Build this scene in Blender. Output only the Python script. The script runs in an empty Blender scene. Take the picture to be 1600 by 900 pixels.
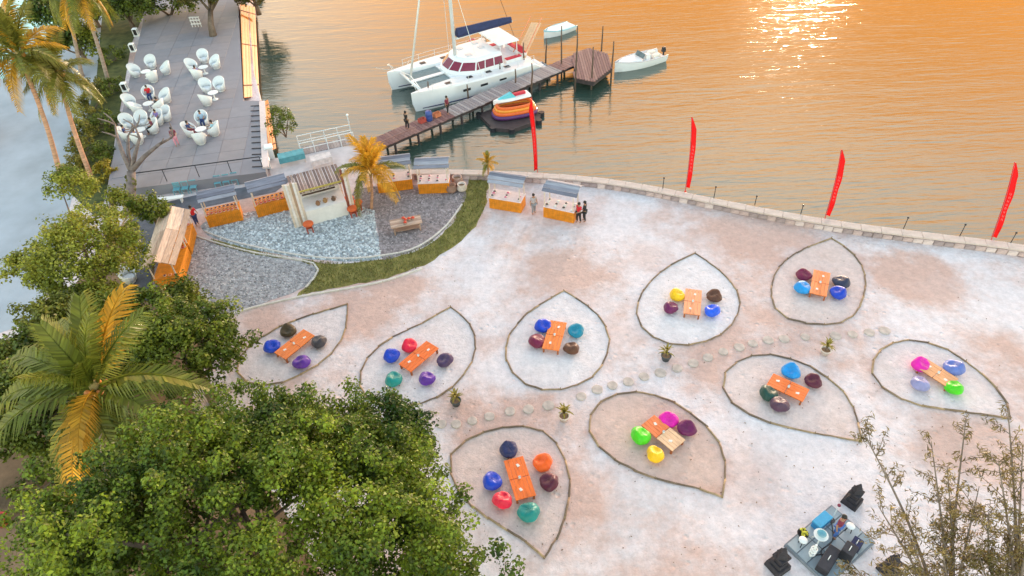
import bpy, math, random
import numpy as np
from mathutils import Vector, Matrix

rnd = random.Random(11)
nr = np.random.default_rng(11)
R = math.radians
SC = bpy.context.scene
COL = SC.collection

# ------------------------------------------------------------------ camera
CAM_H, FPX = 29.0, 1062.0
CAM_M = Matrix.Rotation(R(90 - 42), 3, 'X') @ Matrix.Rotation(R(-3), 3, 'Z')
cam_d = bpy.data.cameras.new('camera')
cam_d.sensor_width = 36
cam_d.lens = 36 * FPX / 1600
cam_d.clip_end = 8000
cam = bpy.data.objects.new('camera', cam_d)
COL.objects.link(cam)
cam.matrix_world = Matrix.Translation((0, 0, CAM_H)) @ CAM_M.to_4x4()
SC.camera = cam

# ------------------------------------------------------------------ world, sun, exposure
SUN_EL, SUN_AZ = 5.5, 23.0            # degrees above the horizon, degrees right of straight ahead
W = bpy.data.worlds.new('World')
SC.world = W
W.use_nodes = True
wn = W.node_tree
wn.nodes.clear()
wout = wn.nodes.new('ShaderNodeOutputWorld')
sky = wn.nodes.new('ShaderNodeTexSky')
sky.sky_type = 'NISHITA'
sky.sun_disc = False
sky.sun_elevation = R(SUN_EL)
sky.sun_rotation = R(SUN_AZ)
sky.air_density = 1.0
sky.dust_density = 1.6
sky.ozone_density = 0.0
bg = wn.nodes.new('ShaderNodeBackground')
bg.inputs['Strength'].default_value = 0.15
# the sunset band of the sky: orange low over the sea, widest under the sun, fading upwards
tc = wn.nodes.new('ShaderNodeTexCoord')
sep = wn.nodes.new('ShaderNodeSeparateXYZ')
wn.links.new(tc.outputs['Generated'], sep.inputs[0])
el = wn.nodes.new('ShaderNodeMapRange')
el.interpolation_type = 'SMOOTHSTEP'
el.inputs['From Min'].default_value = 0.70
el.inputs['From Max'].default_value = 0.34
wn.links.new(sep.outputs['Z'], el.inputs['Value'])
dot = wn.nodes.new('ShaderNodeVectorMath')
dot.operation = 'DOT_PRODUCT'
dot.inputs[1].default_value = (math.sin(R(SUN_AZ)), math.cos(R(SUN_AZ)), 0)
wn.links.new(tc.outputs['Generated'], dot.inputs[0])
az = wn.nodes.new('ShaderNodeMapRange')
az.interpolation_type = 'SMOOTHSTEP'
az.inputs['From Min'].default_value = 0.50
az.inputs['From Max'].default_value = 0.95
wn.links.new(dot.outputs['Value'], az.inputs['Value'])
mul = wn.nodes.new('ShaderNodeMath')
mul.operation = 'MULTIPLY'
wn.links.new(el.outputs[0], mul.inputs[0])
wn.links.new(az.outputs[0], mul.inputs[1])
mixs = wn.nodes.new('ShaderNodeMixRGB')
mixs.inputs[2].default_value = (2.7, 0.88, 0.04, 1)
wn.links.new(mul.outputs[0], mixs.inputs[0])
wn.links.new(sky.outputs[0], mixs.inputs[1])
wn.links.new(mixs.outputs[0], bg.inputs['Color'])
wn.links.new(bg.outputs[0], wout.inputs[0])

sun_d = bpy.data.lights.new('sun', 'SUN')
sun_d.energy = 0.6
sun_d.angle = R(6)
sun_d.color = (1.0, 0.80, 0.58)
sun = bpy.data.objects.new('sun', sun_d)
COL.objects.link(sun)
sdir = Vector((math.sin(R(SUN_AZ)) * math.cos(R(SUN_EL)), math.cos(R(SUN_AZ)) * math.cos(R(SUN_EL)), math.sin(R(SUN_EL))))
sun.rotation_euler = sdir.to_track_quat('Z', 'Y').to_euler()
sun.location = (20, 60, 60)

SC.view_settings.view_transform = 'Standard'
SC.view_settings.look = 'None'
SC.view_settings.exposure = 2.8
SC.view_settings.gamma = 1
SC.view_settings.use_curve_mapping = False
SC.cycles.max_bounces = 6
SC.cycles.transparent_max_bounces = 6

# ------------------------------------------------------------------ survey helpers (photo point -> place on a level)
def P(x, y, z=0.0):
    d = CAM_M @ Vector(((x - 800) / FPX, -(y - 450) / FPX, -1))
    t = (z - CAM_H) / d.z
    return Vector((d.x * t, d.y * t, z))
def PY(x, y, Y):
    d = CAM_M @ Vector(((x - 800) / FPX, -(y - 450) / FPX, -1))
    t = Y / d.y
    return Vector((d.x * t, Y, CAM_H + d.z * t))
def project(p):
    q = CAM_M.transposed() @ (Vector(p) - Vector((0, 0, CAM_H)))
    return 800 + FPX * q.x / -q.z, 450 - FPX * q.y / -q.z
def height_at(b, ytop):
    lo, hi = 0.0, 25.0
    for _ in range(40):
        m = (lo + hi) / 2
        if project((b.x, b.y, b.z + m))[1] > ytop: lo = m
        else: hi = m
    return lo
def ang(a, b):
    return math.atan2(b.y - a.y, b.x - a.x)

# ------------------------------------------------------------------ materials
MATS = {}
def mat(name, col, rough=0.6, var=0.12, scale=6.0, bump=0.0, bscale=None, metal=0.0, col2=None, island=0.0, trans=0.0, spec=0.5, sheen=0.0, stretch=None, detail=4):
    if name in MATS: return MATS[name]
    m = bpy.data.materials.new(name)
    m.use_nodes = True
    nt = m.node_tree
    b = nt.nodes['Principled BSDF']
    b.inputs['Roughness'].default_value = rough
    b.inputs['Metallic'].default_value = metal
    b.inputs['Specular IOR Level'].default_value = spec
    if sheen: b.inputs['Sheen Weight'].default_value = sheen
    tcn = nt.nodes.new('ShaderNodeTexCoord')
    mp = nt.nodes.new('ShaderNodeMapping')
    nt.links.new(tcn.outputs['Object'], mp.inputs[0])
    if stretch: mp.inputs['Scale'].default_value = stretch
    nz = nt.nodes.new('ShaderNodeTexNoise')
    nz.inputs['Scale'].default_value = scale
    nz.inputs['Detail'].default_value = detail
    nz.inputs['Roughness'].default_value = 0.6
    nt.links.new(mp.outputs[0], nz.inputs['Vector'])
    c = Vector(col)
    cr = nt.nodes.new('ShaderNodeValToRGB')
    cr.color_ramp.elements[0].position = 0.32
    cr.color_ramp.elements[1].position = 0.68
    lo = c * (1 - var)
    hi = Vector(col2) if col2 else c * (1 + var)
    cr.color_ramp.elements[0].color = (*lo, 1)
    cr.color_ramp.elements[1].color = (*[min(1, q) for q in hi], 1)
    nt.links.new(nz.outputs['Fac'], cr.inputs['Fac'])
    last = cr.outputs['Color']
    if island:
        g = nt.nodes.new('ShaderNodeNewGeometry')
        h = nt.nodes.new('ShaderNodeHueSaturation')
        mr = nt.nodes.new('ShaderNodeMapRange')
        mr.inputs['To Min'].default_value = 1 - island
        mr.inputs['To Max'].default_value = 1 + island
        nt.links.new(g.outputs['Random Per Island'], mr.inputs['Value'])
        nt.links.new(mr.outputs[0], h.inputs['Value'])
        nt.links.new(last, h.inputs['Color'])
        last = h.outputs['Color']
    nt.links.new(last, b.inputs['Base Color'])
    if bump:
        n2 = nt.nodes.new('ShaderNodeTexNoise')
        n2.inputs['Scale'].default_value = bscale or scale * 3
        n2.inputs['Detail'].default_value = 5
        nt.links.new(mp.outputs[0], n2.inputs['Vector'])
        bp = nt.nodes.new('ShaderNodeBump')
        bp.inputs['Strength'].default_value = bump
        bp.inputs['Distance'].default_value = 0.05
        nt.links.new(n2.outputs['Fac'], bp.inputs['Height'])
        nt.links.new(bp.outputs[0], b.inputs['Normal'])
    if trans:
        out = nt.nodes['Material Output']
        tr = nt.nodes.new('ShaderNodeBsdfTranslucent')
        nt.links.new(last, tr.inputs['Color'])
        mx = nt.nodes.new('ShaderNodeMixShader')
        mx.inputs[0].default_value = trans
        nt.links.new(b.outputs[0], mx.inputs[1])
        nt.links.new(tr.outputs[0], mx.inputs[2])
        nt.links.new(mx.outputs[0], out.inputs['Surface'])
    MATS[name] = m
    return m

def srgb(r, g, b):
    f = lambda c: (c / 255 / 12.92) if c <= 10 else ((c / 255 + 0.055) / 1.055) ** 2.4
    return (f(r), f(g), f(b))

# ------------------------------------------------------------------ mesh helpers
class MB:
    def __init__(s):
        s.v = []; s.f = []
    def add(s, vs, fs):
        o = len(s.v)
        s.v += [tuple(v) for v in vs]
        s.f += [tuple(i + o for i in f) for f in fs]
        return s
    def box(s, c, d, rz=0.0, rx=0.0, ry=0.0, taper=1.0):
        M = Matrix.Rotation(rz, 3, 'Z') @ Matrix.Rotation(ry, 3, 'Y') @ Matrix.Rotation(rx, 3, 'X')
        vs = []
        for sz in (-1, 1):
            k = taper if sz > 0 else 1
            for sx, sy in ((-1, -1), (1, -1), (1, 1), (-1, 1)):
                vs.append(Vector(c) + M @ Vector((sx * d[0] / 2 * k, sy * d[1] / 2 * k, sz * d[2] / 2)))
        return s.add(vs, [(3, 2, 1, 0), (4, 5, 6, 7), (0, 1, 5, 4), (1, 2, 6, 5), (2, 3, 7, 6), (3, 0, 4, 7)])
    def tube(s, pts, rs, n=6, cap=True):
        pts = [Vector(p) for p in pts]
        if not hasattr(rs, '__len__'): rs = [rs] * len(pts)
        vs = []; fs = []
        up = None
        for i, p in enumerate(pts):
            d = (pts[min(i + 1, len(pts) - 1)] - pts[max(i - 1, 0)])
            if d.length < 1e-9: d = Vector((0, 0, 1))
            d.normalize()
            if up is None:
                up = d.orthogonal().normalized()
            up = (up - d * up.dot(d))
            if up.length < 1e-6: up = d.orthogonal()
            up.normalize()
            sd = d.cross(up)
            for k in range(n):
                a = 2 * math.pi * k / n
                vs.append(p + (up * math.cos(a) + sd * math.sin(a)) * rs[i])
        for i in range(len(pts) - 1):
            for k in range(n):
                k2 = (k + 1) % n
                fs.append((i * n + k, i * n + k2, (i + 1) * n + k2, (i + 1) * n + k))
        if cap:
            fs.append(tuple(range(n - 1, -1, -1)))
            fs.append(tuple((len(pts) - 1) * n + k for k in range(n)))
        return s.add(vs, fs)
    def cyl(s, a, b, r0, r1=None, n=8):
        return s.tube([a, b], [r0, r0 if r1 is None else r1], n)
    def lathe(s, prof, n=14, c=(0, 0, 0)):
        vs = []; fs = []
        for r, z in prof:
            for k in range(n):
                a = 2 * math.pi * k / n
                vs.append((c[0] + r * math.cos(a), c[1] + r * math.sin(a), c[2] + z))
        for i in range(len(prof) - 1):
            for k in range(n):
                k2 = (k + 1) % n
                fs.append((i * n + k, i * n + k2, (i + 1) * n + k2, (i + 1) * n + k))
        fs.append(tuple(range(n - 1, -1, -1)))
        fs.append(tuple((len(prof) - 1) * n + k for k in range(n)))
        return s.add(vs, fs)
    def sph(s, c, r, n=10, m=6):
        if not hasattr(r, '__len__'): r = (r, r, r)
        prof = [(math.sin(math.pi * i / m), -math.cos(math.pi * i / m)) for i in range(m + 1)]
        prof[0] = (0.02, -1); prof[-1] = (0.02, 1)
        o = len(s.v)
        s.lathe(prof, n)
        for i in range(o, len(s.v)):
            x, y, z = s.v[i]
            s.v[i] = (c[0] + x * r[0], c[1] + y * r[1], c[2] + z * r[2])
        return s
    def prism(s, poly, z0, z1):
        n = len(poly)
        a = sum(poly[i][0] * poly[(i + 1) % n][1] - poly[(i + 1) % n][0] * poly[i][1] for i in range(n))
        if a < 0: poly = poly[::-1]
        vs = [(p[0], p[1], z0) for p in poly] + [(p[0], p[1], z1) for p in poly]
        fs = [tuple(range(n - 1, -1, -1)), tuple(range(n, 2 * n))]
        for i in range(n):
            j = (i + 1) % n
            fs.append((i, j, n + j, n + i))
        return s.add(vs, fs)
    def loft(s, secs, cap=True, closed=True):
        n = len(secs[0]); fs = []
        vs = [p for q in secs for p in q]
        for i in range(len(secs) - 1):
            for k in range(n if closed else n - 1):
                k2 = (k + 1) % n
                fs.append((i * n + k, i * n + k2, (i + 1) * n + k2, (i + 1) * n + k))
        if cap:
            fs.append(tuple(range(n - 1, -1, -1)))
            fs.append(tuple((len(secs) - 1) * n + k for k in range(n)))
        return s.add(vs, fs)
    def mesh(s, name, m, smooth=False):
        me = bpy.data.meshes.new(name)
        me.from_pydata(s.v, [], s.f)
        me.materials.append(m)
        if smooth:
            me.polygons.foreach_set('use_smooth', [True] * len(me.polygons))
        me.update()
        return me
    def build(s, name, m, parent=None, smooth=False, loc=None, rz=0.0, bevel=0.0, label=None):
        return inst(name, s.mesh(name, m, smooth), parent, loc, rz, bevel, label)

def inst(name, me, parent=None, loc=None, rz=0.0, bevel=0.0, label=None):
    o = bpy.data.objects.new(name, me)
    COL.objects.link(o)
    if parent: o.parent = parent
    if loc is not None: o.location = loc
    o.rotation_euler = (0, 0, rz)
    if bevel:
        bm = o.modifiers.new('bevel', 'BEVEL')
        bm.width = bevel; bm.segments = 2; bm.limit_method = 'ANGLE'
    if label: o['label'] = label
    return o
def tag(o, label, cat, group=None):
    o['label'] = label; o['category'] = cat
    if group: o['group'] = group
    return o
def thing(name, label, cat, loc=(0, 0, 0), rz=0.0, group=None):
    o = bpy.data.objects.new(name, None)
    COL.objects.link(o)
    o.location = loc; o.rotation_euler = (0, 0, rz); o.empty_display_size = 0.2
    return tag(o, label, cat, group)
def copy_tree(o, parent=None):
    c = o.copy()
    COL.objects.link(c)
    c.parent = parent
    for ch in list(o.children): copy_tree(ch, c)
    return c
def structure(o):
    o['kind'] = 'structure'
    return o
def stuff(o, label=None, cat=None):
    o['kind'] = 'stuff'
    if label: o['label'] = label; o['category'] = cat
    return o
def spline(pts, per=8, closed=False):
    pts = [Vector(p) for p in pts]; n = len(pts); out = []
    rng = range(n if closed else n - 1)
    for i in rng:
        p0 = pts[(i - 1) % n] if closed or i > 0 else pts[0]
        p1 = pts[i]; p2 = pts[(i + 1) % n]
        p3 = pts[(i + 2) % n] if closed or i + 2 < n else pts[-1]
        for k in range(per):
            t = k / per
            out.append(0.5 * ((2 * p1) + (p2 - p0) * t + (2 * p0 - 5 * p1 + 4 * p2 - p3) * t * t + (3 * p1 - p0 - 3 * p2 + p3) * t ** 3))
    if not closed: out.append(pts[-1])
    return out
def resample(pts, step):
    L = [0]
    for a, b in zip(pts, pts[1:]): L.append(L[-1] + (b - a).length)
    n = max(2, round(L[-1] / step)); out = []; j = 0
    for i in range(n + 1):
        t = L[-1] * i / n
        while j < len(L) - 2 and L[j + 1] < t: j += 1
        k = (t - L[j]) / max(1e-9, L[j + 1] - L[j])
        out.append(pts[j].lerp(pts[j + 1], min(1, max(0, k))))
    return out
def sheet(name, pxs, z, m, smooth_edge=True, per=4, jitter=0.0):
    pts = [P(x, y, z) for x, y in pxs]
    if smooth_edge: pts = spline(pts, per, True)
    if jitter: pts = [p + Vector((rnd.uniform(-jitter, jitter), rnd.uniform(-jitter, jitter), 0)) for p in pts]
    return poly_sheet(name, pts, z, m)
def poly_sheet(name, pts, z, m):
    a = sum(p[0] * q[1] - q[0] * p[1] for p, q in zip(pts, pts[1:] + pts[:1]))
    if a < 0: pts = pts[::-1]
    b = MB(); b.add([(p[0], p[1], z) for p in pts], [tuple(range(len(pts)))])
    return structure(b.build(name, m))

# ------------------------------------------------------------------ base materials
def sand_mat(name, pale, dark, patch=0.09, bump=0.5, thr=(0.42, 0.66), spots=()):
    m = bpy.data.materials.new(name); m.use_nodes = True
    nt = m.node_tree; b = nt.nodes['Principled BSDF']
    b.inputs['Roughness'].default_value = 0.95
    b.inputs['Specular IOR Level'].default_value = 0.15
    g = nt.nodes.new('ShaderNodeNewGeometry')
    def noise(sc, det, ro=0.6):
        n = nt.nodes.new('ShaderNodeTexNoise'); n.inputs['Scale'].default_value = sc
        n.inputs['Detail'].default_value = det; n.inputs['Roughness'].default_value = ro
        nt.links.new(g.outputs['Position'], n.inputs['Vector']); return n
    n1 = noise(patch, 7, 0.68)
    r1 = nt.nodes.new('ShaderNodeMapRange'); r1.interpolation_type = 'SMOOTHSTEP'
    r1.inputs['From Min'].default_value = thr[0]; r1.inputs['From Max'].default_value = thr[1]
    nt.links.new(n1.outputs['Fac'], r1.inputs['Value'])
    fac = r1.outputs[0]
    for (cx, cy, r0, r1_, amt) in spots:      # trampled rings and patches with a shape of their own
        ds = nt.nodes.new('ShaderNodeVectorMath'); ds.operation = 'DISTANCE'
        ds.inputs[1].default_value = (cx, cy, 0)
        nt.links.new(g.outputs['Position'], ds.inputs[0])
        wob = noise(0.9, 5, 0.7)
        ma = nt.nodes.new('ShaderNodeMath'); ma.operation = 'MULTIPLY_ADD'
        ma.inputs[1].default_value = 3.2
        nt.links.new(wob.outputs['Fac'], ma.inputs[0]); nt.links.new(ds.outputs['Value'], ma.inputs[2])
        mr = nt.nodes.new('ShaderNodeMapRange'); mr.interpolation_type = 'SMOOTHSTEP'
        mr.inputs['From Min'].default_value = r1_ + 1.6; mr.inputs['From Max'].default_value = r0 + 1.6
        mr.inputs['To Max'].default_value = amt
        nt.links.new(ma.outputs[0], mr.inputs['Value'])
        ad = nt.nodes.new('ShaderNodeMath'); ad.operation = 'ADD'; ad.use_clamp = True
        nt.links.new(fac, ad.inputs[0]); nt.links.new(mr.outputs[0], ad.inputs[1]); fac = ad.outputs[0]
    n2 = noise(2.3, 8, 0.8)
    mx = nt.nodes.new('ShaderNodeMixRGB')
    mx.inputs[1].default_value = (*pale, 1); mx.inputs[2].default_value = (*dark, 1)
    nt.links.new(fac, mx.inputs[0])
    r2 = nt.nodes.new('ShaderNodeMapRange')
    r2.inputs['From Min'].default_value = 0.3; r2.inputs['From Max'].default_value = 0.7
    r2.inputs['To Min'].default_value = 0.76; r2.inputs['To Max'].default_value = 1.12
    nt.links.new(n2.outputs['Fac'], r2.inputs['Value'])
    hs = nt.nodes.new('ShaderNodeHueSaturation')
    nt.links.new(mx.outputs[0], hs.inputs['Color']); nt.links.new(r2.outputs[0], hs.inputs['Value'])
    nt.links.new(hs.outputs[0], b.inputs['Base Color'])
    n3 = noise(2.6, 6, 0.7)
    vo = nt.nodes.new('ShaderNodeTexVoronoi'); vo.inputs['Scale'].default_value = 1.5      # footprints
    vo.inputs['Randomness'].default_value = 1.0
    nt.links.new(g.outputs['Position'], vo.inputs['Vector'])
    vr = nt.nodes.new('ShaderNodeMapRange'); vr.interpolation_type = 'SMOOTHSTEP'
    vr.inputs['From Min'].default_value = 0.05; vr.inputs['From Max'].default_value = 0.24
    nt.links.new(vo.outputs['Distance'], vr.inputs['Value'])
    n4 = noise(0.16, 3); vr2 = nt.nodes.new('ShaderNodeMapRange'); vr2.inputs['From Min'].default_value = 0.42; vr2.inputs['From Max'].default_value = 0.62
    vr2.inputs['To Max'].default_value = 0.8
    nt.links.new(n4.outputs['Fac'], vr2.inputs['Value'])
    vm = nt.nodes.new('ShaderNodeMath'); vm.operation = 'MULTIPLY'
    nt.links.new(vr.outputs[0], vm.inputs[0]); nt.links.new(vr2.outputs[0], vm.inputs[1])
    hsum = nt.nodes.new('ShaderNodeMath'); nt.links.new(vm.outputs[0], hsum.inputs[0]); nt.links.new(n3.outputs['Fac'], hsum.inputs[1])
    bp = nt.nodes.new('ShaderNodeBump'); bp.inputs['Strength'].default_value = bump
    bp.inputs['Distance'].default_value = 0.25
    nt.links.new(hsum.outputs[0], bp.inputs['Height']); nt.links.new(bp.outputs[0], b.inputs['Normal'])
    return m

def water_mat():
    m = bpy.data.materials.new('sea_water'); m.use_nodes = True
    nt = m.node_tree; b = nt.nodes['Principled BSDF']; out = nt.nodes['Material Output']
    b.inputs['Base Color'].default_value = (0.036, 0.068, 0.055, 1)
    b.inputs['Roughness'].default_value = 0.5
    b.inputs['Specular IOR Level'].default_value = 0.0
    g = nt.nodes.new('ShaderNodeNewGeometry')
    hs = []
    for sc, stx, rot, amp in ((0.30, 0.30, 8, 0.45), (1.0, 0.16, -4, 0.42), (3.0, 0.20, 3, 0.22)):
        mp = nt.nodes.new('ShaderNodeMapping')
        mp.inputs['Rotation'].default_value = (0, 0, R(rot)); mp.inputs['Scale'].default_value = (stx, 1, 1)
        nt.links.new(g.outputs['Position'], mp.inputs[0])
        n = nt.nodes.new('ShaderNodeTexNoise'); n.inputs['Scale'].default_value = sc
        n.inputs['Detail'].default_value = 3; n.inputs['Distortion'].default_value = 0.4
        nt.links.new(mp.outputs[0], n.inputs['Vector'])
        mm = nt.nodes.new('ShaderNodeMath'); mm.operation = 'MULTIPLY'; mm.inputs[1].default_value = amp
        nt.links.new(n.outputs['Fac'], mm.inputs[0]); hs.append(mm)
    a1 = nt.nodes.new('ShaderNodeMath'); nt.links.new(hs[0].outputs[0], a1.inputs[0]); nt.links.new(hs[1].outputs[0], a1.inputs[1])
    a2 = nt.nodes.new('ShaderNodeMath'); nt.links.new(a1.outputs[0], a2.inputs[0]); nt.links.new(hs[2].outputs[0], a2.inputs[1])
    bp = nt.nodes.new('ShaderNodeBump'); bp.inputs['Strength'].default_value = 0.30; bp.inputs['Distance'].default_value = 0.42
    nt.links.new(a2.outputs[0], bp.inputs['Height'])
    gl = nt.nodes.new('ShaderNodeBsdfGlossy'); gl.inputs['Roughness'].default_value = 0.11
    gl.inputs['Color'].default_value = (1, 1, 1, 1)
    nt.links.new(bp.outputs[0], gl.inputs['Normal']); nt.links.new(bp.outputs[0], b.inputs['Normal'])
    fr = nt.nodes.new('ShaderNodeFresnel'); fr.inputs['IOR'].default_value = 2.1
    nt.links.new(bp.outputs[0], fr.inputs['Normal'])
    mx = nt.nodes.new('ShaderNodeMixShader')
    nt.links.new(fr.outputs[0], mx.inputs[0]); nt.links.new(b.outputs[0], mx.inputs[1]); nt.links.new(gl.outputs[0], mx.inputs[2])
    nt.links.new(mx.outputs[0], out.inputs['Surface'])
    return m

# ================================================================== THE SETTING
SEA = -1.3
sea_m = water_mat()
b = MB(); b.add([(-3000, -300, SEA), (3000, -300, SEA), (3000, 5000, SEA), (-3000, 5000, SEA)], [(0, 1, 2, 3)])
structure(b.build('sea', sea_m))

WALL_PX = [(600, 268), (660, 269), (720, 269), (780, 271), (838, 274), (900, 278), (960, 285), (1020, 295), (1090, 309), (1170, 325), (1250, 340), (1340, 354), (1440, 367), (1540, 379), (1610, 389)]
wall_path = spline([P(x, y, 0.5) for x, y in WALL_PX], 8)
wall_path = [Vector((p.x, p.y, 0)) for p in wall_path]
dv = (wall_path[-1] - wall_path[-5]).normalized()
wall_path.append(wall_path[-1] + dv * 30)

spot = lambda x, y, a, c, k: (P(x, y).x, P(x, y).y, a, c, k)
SPOTS = [spot(1440, 440, 1.5, 3.6, 0.9), spot(1550, 540, 0.6, 3.0, 0.45), spot(620, 440, 0.5, 3.5, 0.55), spot(745, 660, 0.5, 3.6, 0.5), spot(1010, 400, 0.5, 2.6, 0.5), spot(860, 430, 0.8, 4.0, 0.55), spot(560, 500, 0.5, 3, 0.6), spot(880, 640, 0.5, 3.0, 0.45), spot(1110, 560, .5, 3.5, .5), spot(960, 520, .4, 2.6, .5), spot(1180, 400, .5, 3.2, .4), spot(1160, 740, .5, 3.2, .55), spot(930, 760, .4, 2.6, .35), spot(540, 470, .5, 2.6, .5)]
sand_m = sand_mat('sand', (0.78, 0.715, 0.75), (0.64, 0.445, 0.395), 0.085, 0.5, (0.42, 0.62), SPOTS)
land = [p.copy() for p in wall_path[::-1]]
land += [P(x, y) for x, y in ((560, 266), (553, 236), (480, 242), (432, 252), (424, 232), (416, 200), (408, 160), (396, 110), (388, 10))]
land += [Vector((-44, 150, 0)), Vector((-300, 160, 0)), Vector((-300, -60, 0)), Vector((120, -60, 0))]
b = MB(); b.prism([(p.x, p.y) for p in land], -3.0, 0.0)
structure(b.build('sand_ground', sand_m))

# paved plaza, lawn and soil on the left
plaza_m = mat('pale_paving', (0.38, 0.43, 0.50), 0.8, 0.16, 0.22, 0.2, 8)
sheet('plaza', [(-160, 700), (-60, 540), (60, 500), (118, 290), (150, 130), (175, 10), (160, -120), (-200, -120), (-500, 300)], 0.006, plaza_m, False)
pool_m = mat('pool_water', (0.16, 0.52, 0.58), 0.08, 0.12, 0.8, 0.15, 3)
structure(sheet('swimming_pool', [(-30, 112), (70, 116), (84, 96), (90, 40), (70, 8), (-40, 0)], 0.012, pool_m))
lawn_m = mat('lawn', (0.050, 0.075, 0.018), 0.9, 0.35, 1.2, 0.6, 12, col2=(0.12, 0.13, 0.035))
sheet('lawn', [(108, 300), (122, 230), (150, 130), (160, 20), (170, -60), (420, -80), (400, -20), (225, 20), (205, 70), (180, 215), (165, 310), (150, 340)], 0.016, lawn_m, False)
soil_m = mat('soil', (0.20, 0.13, 0.075), 0.95, 0.3, 0.5, 0.6, 6, col2=(0.34, 0.21, 0.13))
sheet('soil_yard', [(-300, 1300), (-150, 640), (60, 510), (150, 400), (215, 330), (245, 340), (245, 470), (330, 520), (300, 640), (420, 760), (560, 1200)], 0.010, soil_m, True)
slate_m = mat('slate_path', (0.11, 0.12, 0.15), 0.8, 0.25, 1.5, 0.3, 8)
sheet('slate_path', [(206, 470), (208, 340), (235, 322), (300, 306), (420, 286), (450, 262), (470, 270), (430, 300), (300, 328), (258, 340), (240, 400), (232, 470)], 0.020, slate_m, False)

# gravel yards, grass strip
gravelA_m = mat('grey_gravel', (0.33, 0.31, 0.32), 0.9, 0.45, 3.0, 1.0, 9, col2=(0.52, 0.50, 0.52), detail=8)
gravelB_m = mat('blue_grey_gravel', (0.30, 0.34, 0.37), 0.9, 0.45, 3.0, 1.0, 9, col2=(0.50, 0.55, 0.60), detail=8)
gravelC_m = mat('brown_gravel', (0.24, 0.20, 0.20), 0.9, 0.4, 3.0, 1.0, 9, col2=(0.40, 0.34, 0.35), detail=8)
GA = [(305, 372), (345, 384), (400, 398), (450, 406), (492, 416), (494, 432), (470, 452), (425, 468), (365, 492), (300, 505), (270, 470), (290, 420)]
GB = [(318, 362), (324, 345), (400, 330), (470, 330), (560, 322), (585, 330), (588, 360), (596, 402), (540, 408), (480, 404), (420, 394), (360, 381)]
GC = [(560, 330), (552, 300), (600, 290), (700, 292), (728, 298), (722, 320), (700, 352), (664, 384), (620, 400), (596, 403), (590, 362), (584, 338)]
GR = [(330, 374), (400, 392), (470, 406), (540, 411), (600, 405), (650, 392), (690, 366), (715, 335), (728, 300), (735, 276), (762, 276), (762, 300), (756, 330), (735, 362), (700, 392), (650, 420), (590, 438), (530, 448), (480, 458), (465, 463), (490, 436), (495, 418), (460, 406), (400, 399), (340, 383)]
sheet('grass_strip', GR, 0.006, mat('dry_grass', (0.20, 0.185, 0.045), 0.95, 0.35, 0.9, 0.9, 14, col2=(0.34, 0.29, 0.09), detail=8), True, 4, 0.12)
sheet('gravel_yard', GA, 0.010, gravelA_m, True, 4, 0.05)
sheet('gravel_yard', GB, 0.014, gravelB_m, True, 4, 0.05)
sheet('gravel_yard', GC, 0.018, gravelC_m, True, 4, 0.05)

def inside(poly, x, y):
    c = False; n = len(poly)
    for i in range(n):
        x1, y1 = poly[i][:2]; x2, y2 = poly[i - 1][:2]
        if (y1 > y) != (y2 > y) and x < (x2 - x1) * (y - y1) / (y2 - y1) + x1: c = not c
    return c
def scatter(poly_px, n):
    poly = [P(x, y) for x, y in poly_px]
    xs = [p.x for p in poly]; ys = [p.y for p in poly]; out = []
    while len(out) < n:
        x = rnd.uniform(min(xs), max(xs)); y = rnd.uniform(min(ys), max(ys))
        if inside(poly, x, y): out.append((x, y))
    return out
def stones(name, poly, n, s0, s1, m, z, label):
    b = MB()
    for x, y in scatter(poly, n):
        s = rnd.uniform(s0, s1); a = rnd.uniform(0, 6.28); h = s * rnd.uniform(0.35, 0.7)
        vs = [(x + s * rnd.uniform(.7, 1.1) * math.cos(a + k * 1.257), y + s * rnd.uniform(.7, 1.1) * math.sin(a + k * 1.257), z) for k in range(5)]
        vs += [(x + (v[0] - x) * .55, y + (v[1] - y) * .55, z + h) for v in vs]
        b.add(vs, [(0, 1, 6, 5), (1, 2, 7, 6), (2, 3, 8, 7), (3, 4, 9, 8), (4, 0, 5, 9), (5, 6, 7, 8, 9)])
    return stuff(b.build(name, m), label, 'gravel')
stones('gravel', GB, 5200, 0.04, 0.13, mat('pale_stone', (0.50, 0.53, 0.56), 0.85, 0.15, 2, island=0.5), 0.014, 'pale blue grey stones spread before the white bar')
stones('gravel', GA, 2200, 0.03, 0.10, mat('grey_stone', (0.40, 0.38, 0.40), 0.85, 0.15, 2, island=0.5), 0.010, 'fine grey gravel in the yard beside the thatched stall')
stones('gravel', GC, 1800, 0.03, 0.09, mat('brown_stone', (0.33, 0.28, 0.29), 0.85, 0.15, 2, island=0.5), 0.018, 'brown grey gravel around the wooden picnic table')
# grass blades
b = MB()
for x, y in scatter(GR, 5200):
    h = rnd.uniform(.06, .22); a = rnd.uniform(0, 6.28); w = .03
    dx, dy = math.cos(a) * w, math.sin(a) * w
    lx, ly = rnd.uniform(-.08, .08), rnd.uniform(-.08, .08)
    b.add([(x - dx, y - dy, 0), (x + dx, y + dy, 0), (x + lx, y + ly, h)], [(0, 1, 2)])
stuff(b.build('grass', mat('grass_blade', (0.24, 0.23, 0.06), 0.8, 0.3, 2, island=0.45)), 'dry olive grass along the curved strip edging the sand', 'grass')

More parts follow.
